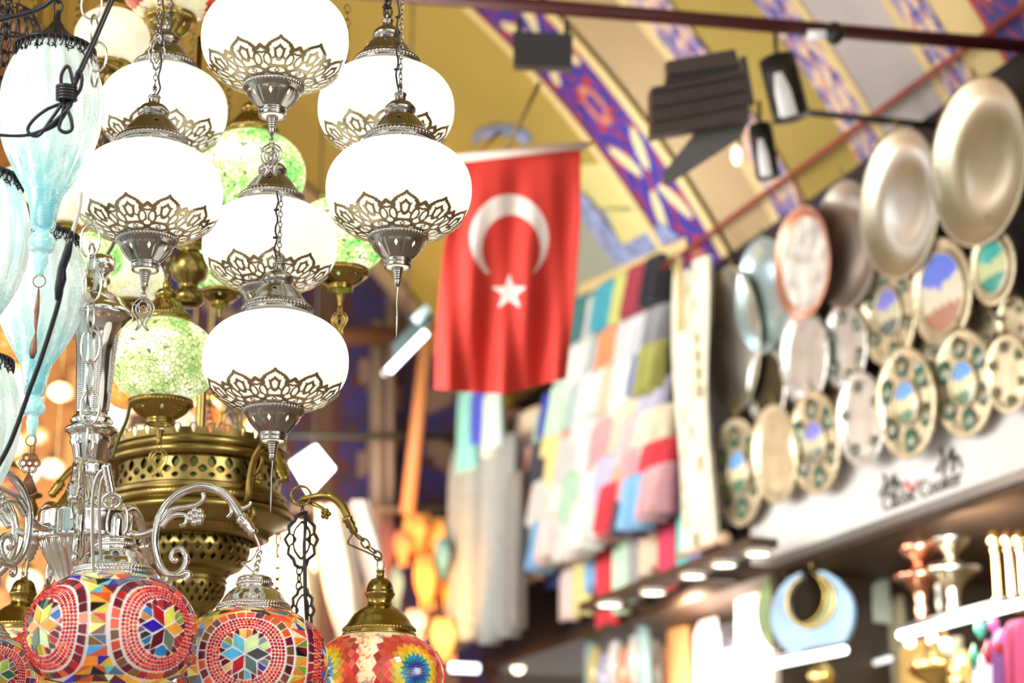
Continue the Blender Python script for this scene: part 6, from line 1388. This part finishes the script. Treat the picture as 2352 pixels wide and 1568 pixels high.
for q in [('orange bag hanging highest at the end wall beside the slanted pole', 925, 990, 1180, 1270, .5, (.90, .38, .10)), ('amber bag right of the highest orange bag', 975, 1035, 1190, 1290, .45, (.95, .52, .14)), ('tall orange bag below the amber bag', 950, 1010, 1275, 1400, .55, (.92, .40, .12)),
          ('small orange bag left of the tall orange bag', 905, 945, 1220, 1300, .5, (.80, .30, .12)), ('narrow orange bag beside the grey shawls', 1010, 1045, 1330, 1400, .5, (.95, .45, .08)), ('blue cloth between the orange bags and the grey shawls', 1000, 1030, 1235, 1330, .6, (.12, .35, .45)),
          ('pale pink cloth above the starburst mosaic lamp', 930, 985, 1400, 1470, .6, (.75, .55, .58)), ('yellow-orange box cloth at the foot of the grey shawls', 990, 1060, 1420, 1520, .65, (.95, .55, .22)), ('dark red cloth left of the orange bags', 870, 910, 1190, 1330, .4, (.18, .06, .06)), ('slate cloth left of the dark red cloth', 895, 925, 1300, 1400, .4, (.22, .38, .40))]: end_cloth(*q)
for q in [('cream drape with a white top left of the brass-capped starburst lamp', 715, 800, 1160, 1560, 1.5, (.86, .76, .60), 60), ('white-topped drape slanting behind the brass-capped starburst lamp', 800, 850, 1150, 1500, 1.4, (.88, .86, .82), 75), ('cream drape behind the dark ornate chain', 640, 715, 1200, 1570, 1.6, (.90, .76, .52), 30), ('peach drape left of the dark ornate chain', 560, 640, 1210, 1580, 1.5, (.90, .66, .44), 20),
          ('pale cream drape behind the brass chandelier bowl', 470, 560, 1200, 1570, 1.7, (.92, .84, .62), 10)]: end_cloth(*q, name='hanging_drape', cat='drape', group='pale drapes hanging at the end wall')
rnd = random.Random(9); warm = [((1, .5, .14), 'orange'), ((1, .82, .5), 'cream'), ((1, .3, .12), 'red-orange'), ((.55, .85, .9), 'aqua'), ((1, .68, .3), 'amber')]
spots = [(30, 860, 0), (60, 905, 2), (20, 940, 3), (85, 1000, 0), (25, 1020, 4), (60, 1085, 1), (10, 1180, 0), (120, 1075, 1), (140, 900, 4), (255, 960, 1), (300, 920, 0), (330, 1010, 1), (440, 950, 1), (470, 1020, 4), (520, 1010, 0), (560, 1060, 2), (600, 985, 0), (345, 1320, 1), (280, 1120, 4), (350, 1380, 1), (540, 1330, 1), (520, 1400, 4), (30, 1250, 1), (60, 1340, 1), (110, 1380, 4), (480, 930, 0)]
for k, (x, y, c) in enumerate(spots):
    D = rnd.uniform(5.2, 6.6); col, cn = warm[c]; hw = rnd.uniform(26, 44)
    r = thing('lit_lamp', 'small lit lamp in the warm blur behind the chandeliers', 'lamp', P(x, y, D), 0, 'small lit lamps blurred behind the chandeliers'); kx = hw*D/FPX
    mb = MB(); mb.lathe([(q[0]*kx, q[1]*kx) for q in globe_prof(.8, 2.0, 20)], 24); mb.build('glass_globe', glass_mat('lit_blur_glass_%d' % c, [(0, tuple(q*.4 for q in col)), (.35, col), (.7, tuple(min(1, q*1.3) for q in col)), (1, (1, 1, .9))], 30, .85, grout=tuple(q*.3 for q in col), gw=.04), r)
    mb = MB(); mb.lathe([(q[0]*kx, q[1]*kx) for q in [(.45, .7), (.4, .9), (.15, 1.1), (.05, 1.2), (.04, 3), (.03, 60)]], 16); mb.build('cap', M_brassd, r)

area('soffit_downlights_and_fill', W(.4, 2.70, -.5), W(.4, 0, -.9), 2.0, 9, (1, .97, .92)); area('shop_interior_fill', W(.3, 2.60, .05), W(.3, 2.35, -.5), .35, 13, (1, .95, .85)); area('shop_interior_fill', W(2.2, 2.60, .1), W(2.2, 2.35, -.5), .4, 26, (1, .88, .72)); area('shop_interior_fill', W(-.6, 2.60, .05), W(-.3, 2.3, -.5), .3, 10, (1, .95, .88)); area('soffit_downlights_and_fill', W(2.1, 2.70, -.35), W(2.1, 0, -.7), 1.0, 26, (1, .95, .86)); area('soffit_downlights_and_fill', W(.3, 2.70, -.8), W(.3, 1.95, -1.6), .6, 16, (1, .93, .82)); area('sign_lighting', W(.3, 2.45, .75), W(.3, 3.3, 0), .6, 1.5, (.95, .98, 1))  # window lights and the back-wall soffit light are added fill for the shop
